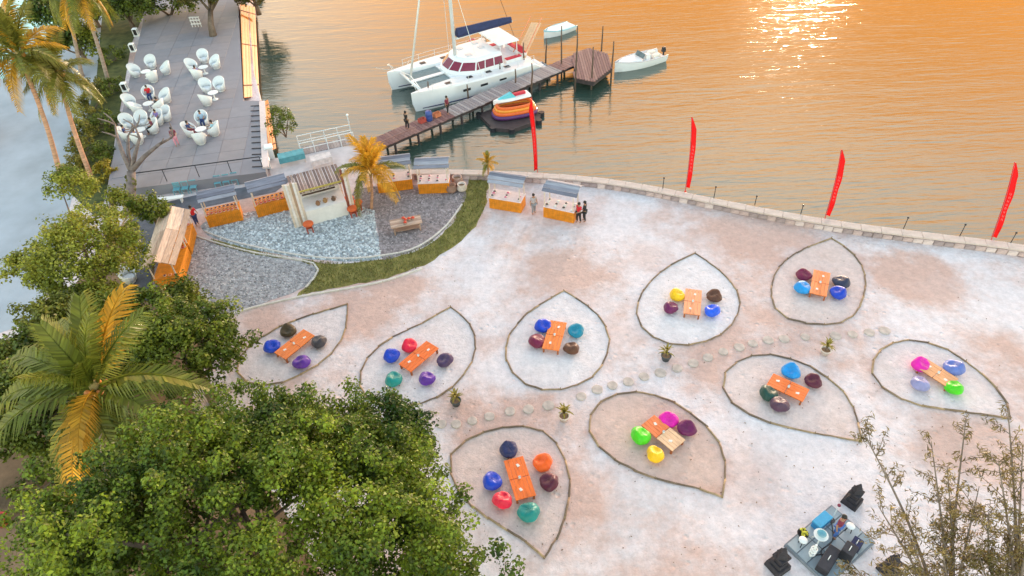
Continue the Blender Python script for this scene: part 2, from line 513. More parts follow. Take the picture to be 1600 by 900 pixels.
# kerb lines of the gravel yard (pieces)
kerb_m = mat('kerb_concrete', (0.62, 0.58, 0.54), 0.85, 0.15, 3, 0.2)
def kerb(pxs, label, step=0.9, w=0.12, h=0.10):
    pts = resample(spline([P(x, y) for x, y in pxs], 8), step)
    t = thing('kerb_edging', label, 'kerb', pts[0])
    for a, c in zip(pts, pts[1:]):
        d = c - a; m = (a + c) / 2 - pts[0]
        MB().box((0, 0, h / 2), (d.length - .02, w, h)).build('kerb_stone', kerb_m, t, loc=(m.x, m.y, 0), rz=math.atan2(d.y, d.x))
kerb([(308, 370), (345, 382), (400, 396), (450, 404), (492, 413), (496, 428), (478, 450)], 'pale kerb curving between grey gravel and the grass')
kerb([(320, 362), (360, 377), (420, 391), (480, 401), (540, 405), (598, 400), (650, 388), (695, 356), (722, 320)], 'long pale kerb along the stony yard and wooden table')
kerb([(345, 497), (400, 480), (470, 464), (540, 452), (600, 440), (660, 420)], 'thin kerb between grass strip and open sand')

# ------------------------------------------------------------------ sea wall with coping stones
wallm = mat('seawall_stone', (0.42, 0.32, 0.30), 0.9, 0.35, 1.3, 0.7, 5, col2=(0.60, 0.48, 0.45), detail=8)
cop_m = mat('coping_stone', (0.56, 0.46, 0.42), 0.85, 0.10, 2.0, 0.2, 9)
sw = thing('sea_wall', 'long curved pink stone sea wall with pale coping', 'wall', wall_path[0])
def offs(path, k):
    out = []
    for i, p in enumerate(path):
        d = (path[min(i + 1, len(path) - 1)] - path[max(i - 1, 0)]).normalized()
        out.append(p + Vector((-d.y, d.x, 0)) * k)
    return out
b = MB()
inn, outr = offs(wall_path, -0.26), offs(wall_path, 0.30)
secs = [[(i.x, i.y, -0.2), (i.x, i.y, 0.42), (o.x, o.y, 0.42), (o.x, o.y, -3.2)] for i, o in zip(inn, outr)]
b.loft([[Vector(q) - wall_path[0] for q in s] for s in secs])
b.build('wall_body', wallm, sw)
cp = resample(wall_path, 1.25)
for i, (a, c) in enumerate(zip(cp, cp[1:])):
    d = c - a; m = (a + c) / 2 - wall_path[0]
    MB().box((0, 0, 0), (d.length - .015, rnd.uniform(.60, .66), 0.12)).build('coping_stone', cop_m, sw, loc=(m.x, m.y, 0.485 + rnd.uniform(-.008, .008)), rz=math.atan2(d.y, d.x), bevel=0.015)
# facing stones on the landward side
fst = [mat('facing_stone_a', (0.50, 0.37, 0.35), 0.9, 0.25, 3, 0.4), mat('facing_stone_b', (0.34, 0.26, 0.26), 0.9, 0.25, 3, 0.4), mat('facing_stone_c', (0.62, 0.50, 0.48), 0.9, 0.2, 3, 0.4)]
fp = resample(offs(wall_path[:-1], -0.27), 0.62)
for i, (a, c) in enumerate(zip(fp, fp[1:])):
    d = c - a; m = (a + c) / 2 - wall_path[0]
    MB().box((0, 0, 0), (d.length * rnd.uniform(.86, .96), .12, rnd.uniform(.30, .39))).build('facing_stone', rnd.choice(fst), sw, loc=(m.x, m.y, 0.19), rz=math.atan2(d.y, d.x) + rnd.uniform(-.04, .04))
# short rods standing on the coping
rod_m = mat('dark_iron', (0.06, 0.055, 0.06), 0.6, 0.2, 5, metal=0.6)
names_rod = ['third short iron rod on the sea wall, right of the second red banner', 'short iron rod on the sea wall between first and second red banners', 'short iron rod on the coping right beside the second red banner', 'iron rod on the coping just left of the third red banner', 'iron rod on the coping midway between third and fourth red banners', 'iron rod on the coping just left of the fourth red banner', 'iron rod on the coping right of the fourth red banner']
for (x, y, h), lb in zip([(1180, 322, .75), (1036, 296, .9), (1116, 311, .95), (1252, 336, .7), (1413, 359, .9), (1501, 371, .95), (1581, 381, .8)], names_rod):
    p = P(x, y, .54) + Vector((0, .12, 0))
    t = thing('iron_rod', lb, 'rod', p, 0, 'short iron rods along the sea wall')
    MB().cyl((0, 0, 0), (0, 0, h), .03, .025, 6).build('shaft', rod_m, t)
    MB().sph((0, 0, h), .07, 8, 5).build('cap', rod_m, t)

# ------------------------------------------------------------------ leaf shaped beds
log_ms = [mat('bamboo_log_%s' % n, c, 0.75, 0.3, 4, 0.3) for n, c in (('tan', (0.24, 0.165, 0.105)), ('brown', (0.17, 0.12, 0.085)), ('straw', (0.34, 0.24, 0.14)))]
peg_m = mat('peg_wood', (0.30, 0.21, 0.12), 0.8, 0.2, 6)
BEDS = {
 'a': ('leftmost leaf bed of upper row', [(543, 476), (541, 510), (530, 538), (508, 562), (470, 586), (430, 601), (395, 601), (374, 588), (371, 568), (386, 545), (430, 515), (475, 496)], 0.25),
 'b': ('second leaf bed of upper row', [(704, 480), (735, 508), (743, 540), (738, 565), (715, 598), (685, 620), (650, 633), (605, 637), (575, 625), (562, 600), (566, 575), (582, 551), (615, 526), (655, 508)], 0.15),
 'c': ('middle leaf bed of upper row', [(881, 455), (915, 476), (940, 500), (952, 530), (945, 562), (925, 590), (890, 606), (850, 610), (815, 597), (794, 570), (790, 545), (800, 518), (828, 487)], 0.05),
 'd': ('fourth leaf bed of upper row', [(1086, 396), (1120, 420), (1145, 445), (1156, 470), (1150, 497), (1130, 520), (1100, 535), (1060, 540), (1025, 530), (1002, 510), (995, 485), (1005, 455), (1038, 421)], 0.0),
 'e': ('rightmost leaf bed of upper row', [(1299, 373), (1327, 392), (1346, 415), (1352, 442), (1345, 476), (1325, 500), (1290, 508), (1250, 504), (1220, 492), (1206, 470), (1207, 440), (1222, 412), (1255, 390)], 0.55),
 'f': ('leftmost leaf bed of lower row', [(850, 872), (871, 840), (885, 800), (891, 760), (885, 725), (867, 690), (845, 672), (810, 667), (775, 670), (735, 685), (708, 705), (703, 728), (712, 760), (735, 790), (770, 815), (815, 842)], 0.65),
 'g': ('second leaf bed of lower row', [(1128, 778), (1134, 742), (1130, 710), (1116, 680), (1090, 655), (1060, 633), (1020, 617), (985, 613), (950, 621), (928, 640), (920, 662), (926, 687), (950, 711), (990, 735), (1040, 753), (1090, 763)], 0.9),
 'h': ('third leaf bed of lower row', [(1345, 690), (1338, 650), (1325, 622), (1300, 596), (1265, 573), (1220, 557), (1180, 555), (1147, 569), (1130, 590), (1134, 617), (1157, 641), (1200, 660), (1260, 675)], 0.45),
 'i': ('rightmost leaf bed of lower row', [(1578, 655), (1572, 630), (1550, 600), (1515, 570), (1480, 547), (1440, 534), (1405, 533), (1375, 548), (1362, 572), (1370, 598), (1400, 620), (1440, 635), (1500, 643)], 0.25),
}
bed_look = {'a': 'half hidden by the big tree', 'b': 'holding five bean bags', 'c': 'pointing straight away from the camera', 'd': 'with pale pink table', 'e': 'nearest the sea wall', 'f': 'holding six bean bags', 'g': 'with brown sand at its tip', 'h': 'beside the stepping stones', 'i': 'reaching the wispy tree'}
for k, (nm, pxs, dk) in BEDS.items():
    pts = [P(x, y) for x, y in pxs]
    path = spline(pts + [pts[0]], 8)          # sharp only at the tip
    mid = sum(pts, Vector()) / len(pts)
    pale = Vector((0.76, 0.70, 0.725)); dkc = Vector((0.62, 0.42, 0.35))
    base = pale.lerp(dkc, dk * 0.9)
    bm_ = sand_mat('raked_sand_' + k, base * 1.05, pale.lerp(dkc, min(1, dk + .15)), 0.28, 0.5, (0.46, 0.72))
    poly_sheet('raked_sand_bed', [(p.x, p.y) for p in path[:-1]], 0.006, bm_)
    t = thing('leaf_border', 'bamboo edging of %s, %s' % (nm, bed_look[k]), 'border', mid, 0, 'leaf shaped bamboo borders')
    rs = resample(path, 1.05)
    for j, (a, c) in enumerate(zip(rs, rs[1:])):
        if (c - a).length < .1: continue
        d = c - a; m = (a + c) / 2 - mid; L = d.length * rnd.uniform(1.0, 1.10); r = rnd.uniform(.042, .058)
        bb = MB(); bb.tube([(-L / 2, 0, r * .8), (-L / 6, rnd.uniform(-.02, .02), r * .8), (L / 6, rnd.uniform(-.02, .02), r * .85), (L / 2, 0, r * .8)], [r, r * .96, r * .98, r * .9], 7)
        bb.build('edging_log', rnd.choice(log_ms), t, True, (m.x, m.y, 0.008), math.atan2(d.y, d.x) + rnd.uniform(-.05, .05))
        if j % 2 == 0:
            q = a - mid
            MB().cyl((0, 0, 0), (0, 0, rnd.uniform(.14, .2)), .028, .024, 6).build('peg', peg_m, t, loc=(q.x, q.y, 0))

# stepping stones
step_m = mat('stepping_stone', (0.50, 0.42, 0.38), 0.9, 0.2, 3, 0.4, 8)
STEPS = [(690, 663), (713, 663), (738, 658), (765, 651), (797, 643), (826, 640), (857, 634), (908, 620), (933, 609), (957, 603), (982, 597), (1006, 589), (1032, 583), (1058, 576), (1083, 568), (1106, 559), (1130, 550), (1155, 543), (1176, 537), (1200, 532), (1225, 530), (1258, 527), (1305, 525), (1332, 523), (1358, 520), (1382, 517)]
ords = ['first', 'second', 'third', 'fourth', 'fifth', 'sixth', 'seventh', 'eighth', 'ninth', 'tenth', 'eleventh', 'twelfth', 'thirteenth']
for i, (x, y) in enumerate(STEPS):
    lb = '%s round stepping stone counted from the %s end of the path' % ((ords[i], 'tree') if i < 13 else (ords[len(STEPS) - 1 - i], 'sea wall'))
    n = 11; r = rnd.uniform(.27, .33); b = MB()
    ring = [(r * rnd.uniform(.92, 1.06) * math.cos(6.283 * q / n), r * rnd.uniform(.92, 1.06) * math.sin(6.283 * q / n)) for q in range(n)]
    b.loft([[(u * 1.0, v * 1.0, -.02) for u, v in ring], [(u, v, .06) for u, v in ring], [(u * .88, v * .88, .085) for u, v in ring]])
    tag(b.build('stepping_stone', step_m, None, False, P(x, y, .0), rnd.uniform(0, 6)), lb, 'stepping stone', 'round stepping stones across the sand')

# ================================================================== BEAN BAGS AND LOW TABLES
def bag_mesh(seed):
    r = random.Random(seed); n, m = 28, 16
    vs = []; fs = []
    ph = [r.uniform(0, 6.28) for _ in range(6)]; hol = r.uniform(.13, .24); hx = r.uniform(-.14, .14); r1 = r.uniform(.02, .07); bkh = r.uniform(.10, .24)
    for i in range(m + 1):
        t = math.pi * i / m
        for k in range(n):
            a = 2 * math.pi * k / n
            x, y, z = math.sin(t) * math.cos(a), math.sin(t) * math.sin(a), -math.cos(t)
            rad = 0.50 * (1 + r1 * math.cos(2 * a + ph[0]) + .045 * math.cos(3 * a + ph[1]))
            seam = 1 - .045 * 1.8 * abs(math.cos(3 * a + .3)) ** 18 * math.sin(t)
            px_, py_ = x * rad * seam * 1.02, y * rad * seam * .96
            pz = .33 + z * .33
            if z < 0: pz = .33 + z * .33; px_ *= 1 + .06 * (1 + z); py_ *= 1 + .06 * (1 + z)
            if z < -.75: pz = max(pz, .0)
            d2 = (px_ - hx) ** 2 + (py_ + .16) ** 2           # seat hollow
            if z > 0: pz -= hol * math.exp(-d2 / .06) * z
            bk = math.exp(-((px_) ** 2 / .09 + (py_ - .30) ** 2 / .03))
            if z > 0: pz += bkh * bk * z                      # raised back
            w = .013 * math.sin(9 * a + ph[2] + 3 * z) + .014 * math.sin(14 * a - 6 * z + ph[3]) + .012 * math.sin(5 * a + 9 * z + ph[4])
            vs.append((px_ * (1 + w), py_ * (1 + w), max(0, pz + w * .5)))
    for i in range(m):
        for k in range(n):
            k2 = (k + 1) % n
            fs.append((i * n + k, i * n + k2, (i + 1) * n + k2, (i + 1) * n + k))
    b = MB(); b.add(vs, fs)
    return b
BAGC = {'royal blue': (0, 60, 190), 'brown': (92, 52, 34), 'olive brown': (70, 52, 22), 'charcoal': (62, 56, 66), 'purple': (84, 28, 150), 'crimson': (225, 10, 62), 'dusky violet': (74, 50, 90), 'teal': (0, 132, 128), 'maroon': (112, 8, 60), 'turquoise': (0, 130, 160), 'yellow': (250, 190, 0), 'plum': (104, 12, 78), 'azure': (14, 140, 215), 'slate': (48, 52, 78), 'navy': (38, 42, 90), 'orange': (252, 96, 10), 'wine': (86, 14, 46), 'lime green': (70, 200, 10), 'magenta': (225, 8, 165), 'dark green': (18, 66, 58), 'mauve': (80, 50, 76), 'periwinkle': (98, 118, 190), 'lavender': (140, 140, 188), 'blue': (20, 90, 230)}
SETS = {
 'a': [('royal blue', 425, 541), ('olive brown', 450, 516), ('charcoal', 498, 533), ('purple', 471, 565)],
 'b': [('royal blue', 612, 556), ('crimson', 640, 540), ('dusky violet', 695, 562), ('purple', 667, 591), ('teal', 615, 592)],
 'c': [('royal blue', 849, 509), ('maroon', 839, 532), ('turquoise', 900, 516), ('brown', 893, 543)],
 'd': [('yellow', 1058, 461), ('plum', 1048, 480), ('brown', 1116, 462), ('blue', 1113, 485)],
 'e': [('maroon', 1256, 429), ('azure', 1254, 449), ('slate', 1315, 440), ('royal blue', 1310, 457)],
 'f': [('navy', 795, 702), ('orange', 848, 722), ('wine', 858, 752), ('royal blue', 769, 751), ('crimson', 785, 781), ('teal', 826, 800)],
 'g': [('lime green', 1001, 681), ('magenta', 1045, 656), ('plum', 1073, 669), ('yellow', 1024, 709)],
 'h': [('azure', 1236, 580), ('wine', 1271, 594), ('dark green', 1201, 614), ('mauve', 1218, 632)],
 'i': [('magenta', 1439, 570), ('periwinkle', 1490, 575), ('lavender', 1438, 599), ('lime green', 1491, 605)],
}
TABS = {'a': ((483, 519), (437, 556)), 'b': ((676, 538), (632, 575)), 'c': ((873, 502), (860, 546)), 'd': ((1084, 452), (1081, 491)), 'e': ((1285, 423), (1278, 461)), 'f': ((802, 716), (822, 778)), 'g': ((1012, 656), (1061, 696)), 'h': ((1203, 592), (1260, 618)), 'i': ((1445, 570), (1486, 596))}
TABC = {'a': ('orange', (0.80, 0.20, 0.03)), 'b': ('orange', (0.82, 0.16, 0.02)), 'c': ('orange', (0.80, 0.20, 0.03)), 'd': ('salmon', (0.80, 0.30, 0.14)), 'e': ('light orange', (0.80, 0.23, 0.07)), 'f': ('orange', (0.84, 0.16, 0.015)), 'g': ('orange and peach', (0.80, 0.20, 0.06)), 'h': ('orange', (0.80, 0.17, 0.03)), 'i': ('peach', (0.76, 0.36, 0.17))}
bag_meshes = {}
def bag_mat(n):
    c = srgb(*BAGC[n])
    return mat('bag_' + n.replace(' ', '_'), c, 0.45, 0.18, 2.5, 0.6, 6, sheen=0.2, spec=0.4)
leg_m = mat('table_leg_wood', (0.34, 0.10, 0.03), 0.55, 0.2, 5)
paper_m = mat('menu_paper', (0.80, 0.76, 0.70), 0.6, 0.05, 5)
glass_m = mat('clear_glass', (0.75, 0.80, 0.82), 0.08, 0.03, 5)
for k in 'abcdefghi':
    nm = BEDS[k][0]
    A, B_ = (P(x, y, .42) for x, y in TABS[k])
    c = (A + B_) / 2; an = ang(A, B_); L = min(2.35, max(1.75, (B_ - A).length)); Wd = 1.0
    cn, cc = TABC[k]
    t = thing('low_table', 'low %s wooden table in the %s' % (cn, nm), 'table', (c.x, c.y, 0), an, 'low wooden tables in leaf beds')
    tm = mat('table_top_' + k, cc, 0.42, 0.22, 2.2, 0.12, 30, stretch=(0.6, 6, 1))
    tm2 = mat('table_top_pale', (0.80, 0.50, 0.30), 0.45, 0.15, 2.2, 0.12, 30, stretch=(0.6, 6, 1)) if k == 'g' else tm
    npl = 5; pw = Wd / npl
    for s, mm in ((-1, tm), (1, tm2)):
        for j in range(npl):
            MB().box((s * (L / 4 + .006), -Wd / 2 + pw * (j + .5), .40 + rnd.uniform(-.004, .004)), (L / 2 - .022, pw - .012, .045)).build('top_plank', mm, t, bevel=.006)
        for sy in (-1, 1):
            MB().box((s * (L / 2 - .10), sy * (Wd / 2 - .09), .184), (.09, .09, .368)).build('leg', leg_m, t)
        MB().box((s * (L / 2 - .10), 0, .33), (.05, Wd - .28, .07)).build('cross_rail', leg_m, t)
    for sy in (-1, 1):
        MB().box((0, sy * (Wd / 2 - .09), .33), (L - .30, .045, .07)).build('side_rail', leg_m, t)
    # things lying on the table
    ca, sa = math.cos(an), math.sin(an)
    for q, (u, v) in enumerate(((-.3 * L, .1), (.28 * L, -.12))):
        p = (c.x + u * ca - v * sa, c.y + u * sa + v * ca, .426)
        mc = thing('menu_card', 'white menu card at %s end of table in %s' % (('far', 'near')[q] if k not in 'hgi' else ('left', 'right')[q], nm), 'menu card', p, an + rnd.uniform(-.6, .6), 'menu cards on the low tables')
        MB().box((0, 0, .003), (.17, .12, .006)).build('card', paper_m, mc)
        MB().box((.02, .02, .010), (.15, .10, .006), rz=.25).build('loose_sheet', paper_m, mc)
    p = (c.x + .03 * ca, c.y + .03 * sa, .426)
    g = thing('candle_glass', 'small candle glass mid table in the %s' % nm, 'candle glass', p, 0, 'candle glasses on the low tables')
    MB().lathe([(.045, 0), (.06, .01), (.065, .12), (.058, .12), (.052, .02)], 10).build('glass', glass_m, g, True)
    MB().cyl((0, 0, .02), (0, 0, .08), .035, .03, 8).build('candle', mat('wax', (0.85, 0.78, 0.60), .6, .05, 4), g)
    for (cn2, x, y) in SETS[k]:
        p = P(x, y, .33); p.z = 0
        key = (cn2, rnd.randrange(7))
        if key not in bag_meshes: bag_meshes[key] = bag_mesh(hash(key[1]) + 3).mesh('bean_bag', bag_mat(cn2), True)
        face = math.atan2(c.y - p.y, c.x - p.x) + math.pi / 2 + rnd.uniform(-.7, .7)
        s = rnd.uniform(.90, 1.03)
        o = bpy.data.objects.new('bean_bag', bag_meshes[key]); COL.objects.link(o)
        o.location = p; o.rotation_euler = (0, 0, face); o.scale = (s, s * rnd.uniform(.95, 1.05), s * rnd.uniform(.92, 1.08))
        ss = o.modifiers.new('smooth', 'SUBSURF'); ss.levels = 1; ss.render_levels = 1
        tag(o, '%s bean bag in the %s' % (cn2, nm), 'bean bag', 'bean bags round the low tables')

# ================================================================== PEOPLE
def skin_obj(name, verts, edges, radii, m, parent=None):
    me = bpy.data.meshes.new(name); me.from_pydata(verts, edges, []); me.materials.append(m)
    o = bpy.data.objects.new(name, me); COL.objects.link(o)
    if parent: o.parent = parent
    sk = o.modifiers.new('skin', 'SKIN'); sk.use_smooth_shade = True
    if not me.skin_vertices: me.attributes  # ensured by the modifier
    for i, r in enumerate(radii):
        sv = me.skin_vertices[0].data[i]; sv.radius = r if hasattr(r, '__len__') else (r, r); sv.use_root = (i == 0)
    s2 = o.modifiers.new('sub', 'SUBSURF'); s2.levels = 1; s2.render_levels = 1
    return o
skin_m = mat('skin', (0.36, 0.19, 0.12), 0.55, 0.06, 8)
hair_m = mat('black_hair', (0.012, 0.010, 0.010), 0.5, 0.2, 20)
def person(loc, rz, label, shirt, pants, sit=False, hat=None, arm=0, seat=.45):
    # facing -y; one vertex per joint
    if sit:
        hip = Vector((0, 0, seat + .10)); kneez = seat + .06; lean = .05
        legs = [[(s * .09, -.02, hip.z), (s * .11, -.42, kneez), (s * .11, -.46, .10), (s * .12, -.60, .04)] for s in (-1, 1)]
    else:
        hip = Vector((0, 0, .90)); lean = 0
        legs = [[(s * .09, 0, .86), (s * .10, -.03 + .06 * s, .48), (s * .11, .03 + .06 * s, .09), (s * .12, -.11 + .06 * s, .04)] for s in (-1, 1)]
    sp = [hip, hip + Vector((0, lean, .20)), hip + Vector((0, lean, .40)), hip + Vector((0, lean, .52)), hip + Vector((0, lean - .02, .60)), hip + Vector((0, lean - .03, .72)), hip + Vector((0, lean - .02, .80))]
    V = [tuple(p) for p in sp]; E = [(i, i + 1) for i in range(6)]; RR = [(.15, .11), (.13, .10), (.16, .11), (.10, .08), (.055, .055), (.085, .10), (.06, .07)]
    armlines = []
    for s in (-1, 1):
        sh = sp[3] + Vector((s * .17, 0, -.02))
        if sit or (arm and s == 1): el_, wr, hd = sh + Vector((s * .08, -.12, -.25)), sh + Vector((s * .02, -.36, -.27)), sh + Vector((-s * .02, -.45, -.26))
        else: el_, wr, hd = sh + Vector((s * .07, .02, -.28)), sh + Vector((s * .09, -.06, -.52)), sh + Vector((s * .08, -.09, -.61))
        armlines.append((sh, el_, wr, hd))
        o = len(V); V += [tuple(q) for q in (sh, el_, wr, hd)]; E += [(3, o), (o, o + 1), (o + 1, o + 2), (o + 2, o + 3)]; RR += [.06, .042, .032, (.045, .022)]
    for s, lg in zip((-1, 1), legs):
        o = len(V); V += lg; E += [(0, o), (o, o + 1), (o + 1, o + 2), (o + 2, o + 3)]; RR += [.09, .06, .045, (.045, .03)]
    body = skin_obj('person', V, E, RR, skin_m)
    body.location = loc; body.rotation_euler = (0, 0, rz)
    tag(body, label, 'person', None)
    sv = [tuple(p) for p in sp[:4]]; se = [(0, 1), (1, 2), (2, 3)]; sr = [(.18, .14), (.16, .13), (.19, .14), (.12, .10)]
    for sh, el_, wr, hd in armlines:
        o = len(sv); sv += [tuple(sh), tuple(sh.lerp(el_, .75))]; se += [(3, o), (o, o + 1)]; sr += [.085, .065]
    skin_obj('shirt', sv, se, sr, mat('cloth_' + shirt, CLOTH[shirt], .8, .1, 6), body)
    pv = [tuple(hip)]; pe = []; pr = [(.17, .135)]
    for lg in legs:
        o = len(pv); pv += [lg[0], lg[1], tuple(Vector(lg[1]).lerp(Vector(lg[2]), .85))]; pe += [(0, o), (o, o + 1), (o + 1, o + 2)]; pr += [.11, .08, .065]
    skin_obj('trousers', pv, pe, pr, mat('cloth_' + pants, CLOTH[pants], .8, .1, 6), body)
    h = sp[5]
    b = MB(); b.sph((h.x, h.y + .02, h.z + .05), (.105, .12, .11), 10, 6)
    b.sph((h.x, h.y + .07, h.z - .02), (.09, .06, .10), 8, 5)
    b.build('hair', hair_m, body, True)
    b = MB(); b.sph((h.x, h.y - .112, h.z - .005), (.016, .022, .028), 6, 4); b.build('nose', skin_m, body, True)
    if hat:
        b = MB(); b.lathe([(.20, 0), (.20, .015), (.12, .03), (.11, .12), (.03, .14)], 12, (h.x, h.y, h.z + .07)); b.build('hat', mat('cloth_' + hat, CLOTH[hat], .7, .1, 6), body, True)
    return body
CLOTH = {'red': (0.62, 0.02, 0.03), 'white': (0.75, 0.74, 0.74), 'navy': (0.03, 0.05, 0.16), 'black': (0.02, 0.02, 0.022), 'purple': (0.22, 0.16, 0.42), 'light_blue': (0.36, 0.52, 0.70), 'cyan': (0.40, 0.66, 0.74), 'maroon': (0.20, 0.03, 0.06), 'grey': (0.25, 0.25, 0.28), 'pink': (0.72, 0.30, 0.38), 'blue': (0.06, 0.14, 0.42), 'check': (0.42, 0.38, 0.40)}

# ================================================================== TERRACE DECK ON THE LEFT
DZ = 0.85
deck_m = mat('terrace_floor', (0.24, 0.235, 0.27), 0.7, 0.07, 0.5, 0.08, 14)
tile_ms = [mat('terrace_tile_%d' % i, c, 0.65, 0.06, 1.2, 0.05, 14) for i, c in enumerate(((0.25, 0.245, 0.28), (0.235, 0.23, 0.265), (0.27, 0.25, 0.275), (0.255, 0.235, 0.255)))]
trim_m = mat('terrace_trim', (0.72, 0.60, 0.58), 0.7, 0.08, 3)
rust_m = mat('orange_timber', (0.62, 0.20, 0.03), 0.55, 0.25, 1.5, 0.3, 10, stretch=(1, 1, 1))
gunm = mat('gunmetal', (0.05, 0.05, 0.06), 0.45, 0.15, 6, metal=0.7)
dk0 = P(207, 295, DZ)
DK = [(207, 295), (415, 268), (408, 157), (380, 157), (372, 10), (368, -40), (228, -20), (222, 40), (203, 120), (182, 215), (166, 301)]
dpts = [P(x, y, DZ) for x, y in DK]
DO = Vector((dk0.x, dk0.y, 0))
t = thing('terrace', 'raised grey lavender terrace floor set with white tub chairs', 'terrace', DO)
b = MB(); b.prism([(p.x - DO.x, p.y - DO.y) for p in dpts], 0.0, DZ - .03); b.build('platform', deck_m, t)
# floor slabs, laid parallel to the front edge
fa = ang(P(207, 295, DZ), P(415, 268, DZ)); ex = Vector((math.cos(fa), math.sin(fa), 0)); ey = Vector((-ex.y, ex.x, 0))
dpoly = [(p.x, p.y) for p in dpts]
S = 2.0
slab_meshes = [MB().box((0, 0, 0), (S - .03, S - .03, .05)).mesh('floor_slab', m_) for m_ in tile_ms]
for i in range(-14, 12):
    for j in range(-2, 30):
        q = dk0 + ex * (i + .5) * S + ey * (j + .5) * S
        if all(inside(dpoly, *(q + ex * sx * S * .48 + ey * sy * S * .48).xy) for sx in (-1, 1) for sy in (-1, 1)):
            inst('floor_slab', rnd.choice(slab_meshes), t, (q.x - DO.x, q.y - DO.y, DZ - .027 + rnd.uniform(0, .004)), fa)
# front railing, then dark strips along the right edge
def rail(a, c, n, h, nm='railing_post'):
    for i in range(n + 1):
        q = a.lerp(c, i / n) - DO
        MB().cyl((q.x, q.y, DZ - .02), (q.x, q.y, DZ + h), .03, n=6).build(nm, gunm, t)
    q0, q1 = a - DO, c - DO
    MB().cyl((q0.x, q0.y, DZ + h), (q1.x, q1.y, DZ + h), .045, n=6).build('handrail', gunm, t)
rail(P(210, 290, DZ), P(411, 263, DZ), 4, 1.05)
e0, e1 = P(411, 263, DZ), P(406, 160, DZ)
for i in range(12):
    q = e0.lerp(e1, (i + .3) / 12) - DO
    MB().box((q.x - .45, q.y, DZ + .02), (.8, .07, .05)).build('dark_floor_strip', gunm, t)  # row of short dark bars laid flat across the floor edge
q0, q1 = e0 - DO, e1 - DO; d = q1 - q0
MB().box(((q0.x + q1.x) / 2 + .22, (q0.y + q1.y) / 2, DZ + .06), (d.length, .5, .16), rz=math.atan2(d.y, d.x)).build('edge_kerb', trim_m, t)
# sloping orange timber aprons towards the water
def apron(in0, in1, out0, out1, n, lab):
    a0, a1 = P(*in0, DZ - .05), P(*in1, DZ - .05); c0, c1 = P(*out0, SEA + .5), P(*out1, SEA + .5)
    tt = thing('timber_apron', lab, 'timber apron', Vector((a0.x, a0.y, 0)))
    o = Vector((a0.x, a0.y, 0)); nn = ((a1 - a0).cross(c0 - a0)).normalized()
    if nn.z < 0: nn = -nn
    for i in range(n):
        k0, k1 = (i + .04) / n, (i + .96) / n
        up = nn * rnd.uniform(.03, .06)
        q = [a0.lerp(c0, k0), a1.lerp(c1, k0), a1.lerp(c1, k1), a0.lerp(c0, k1)]
        b = MB(); b.loft([[p - o - nn * .04 for p in q], [p - o + up for p in q]])
        b.build('apron_plank', rust_m, tt)
    for k in (.1, .5, .9):
        p, r_ = a0.lerp(a1, k) - o, c0.lerp(c1, k) - o
        MB().tube([p + nn * .08, r_ + nn * .08], .06, 6).build('batten', mat('dark_timber', (0.16, 0.08, 0.04), .7, .3, 4), tt)
apron((381, 153), (375, 5), (405, 150), (398, 12), 5, 'long orange timber apron sloping to water behind the terrace')
apron((414, 240), (411, 160), (431, 232), (418, 156), 4, 'short orange timber apron at the front corner of the terrace')

# white tub chairs, tables
white_m = mat('white_plastic', (0.78, 0.80, 0.81), 0.35, 0.04, 4)
def chair_proto():
    t = thing('tub_chair', 'x', 'chair', (0, 0, 0))
    n = 22; secs = []
    for i in range(n + 1):
        a = R(-62) + R(304) * i / n                      # open towards -y
        f = math.sin((a - R(-62)) / R(304) * math.pi)
        h = .58 + .62 * max(0, f) ** 1.6; ca, sa = math.cos(a + 0), math.sin(a)
        r0, r1 = .40, .46 + .05 * f
        secs.append([(r0 * ca, r0 * sa, .12), ((r1 + .06) * ca, (r1 + .06) * sa, h), ((r1 + .0) * ca, (r1 + .0) * sa, h + .02), ((r0 - .06) * ca, (r0 - .06) * sa, .12)])
    MB().loft(secs).build('shell', white_m, t, True)
    MB().lathe([(.33, .12), (.37, .30), (.36, .42), (.30, .46)], 16).build('seat', mat('white_cushion', (0.74, 0.76, 0.80), .8, .05, 5), t, True)
    MB().lathe([(.30, 0), (.30, .04), (.22, .14)], 14).build('base', white_m, t, True)
    return t
proto = chair_proto()
def table_at(x, y, lab):
    p = P(x, y, DZ + .6); t = thing('round_table', lab, 'table', (p.x, p.y, DZ), 0, 'white round tables on the terrace')
    MB().lathe([(.45, .66), (.47, .68), (.47, .71), (.44, .72)], 20).build('table_top', white_m, t, False)
    MB().lathe([(.28, 0), (.27, .03), (.06, .07), (.05, .6), (.12, .66)], 14).build('pedestal', white_m, t, True)
    return p
GROUPS = [
 ('the far left table', (228, 113), [(211, 112, 'left'), (236, 99, 'back'), (238, 120, 'front'), (258, 108, 'right')], []),
 ('the far right table', (318, 106), [(300, 104, 'left'), (318, 90, 'back'), (336, 99, 'right')], [(308, 116, 'front', 'purple', 'grey')]),
 ('the middle right table', (333, 146), [(322, 136, 'left'), (343, 134, 'right'), (322, 156, 'front')], []),
 ('the middle left table', (232, 163), [(203, 160, 'left'), (214, 170, 'front left'), (258, 152, 'right')], [(233, 148, 'back', 'red', 'navy'), (247, 166, 'front right', 'black', 'grey')]),
 ('the near left table', (219, 204), [(199, 192, 'back left'), (222, 188, 'back'), (258, 180, 'far right')], [(197, 210, 'left', 'navy', 'white'), (214, 216, 'front', 'blue', 'grey'), (236, 200, 'right', 'maroon', 'black'), (246, 186, 'back right', 'purple', 'grey')]),
 ('the near right table', (314, 203), [(312, 216, 'front')], [(297, 204, 'left', 'navy', 'maroon'), (316, 188, 'back', 'light_blue', 'navy'), (333, 203, 'right', 'cyan', 'white')]),
]
first = True
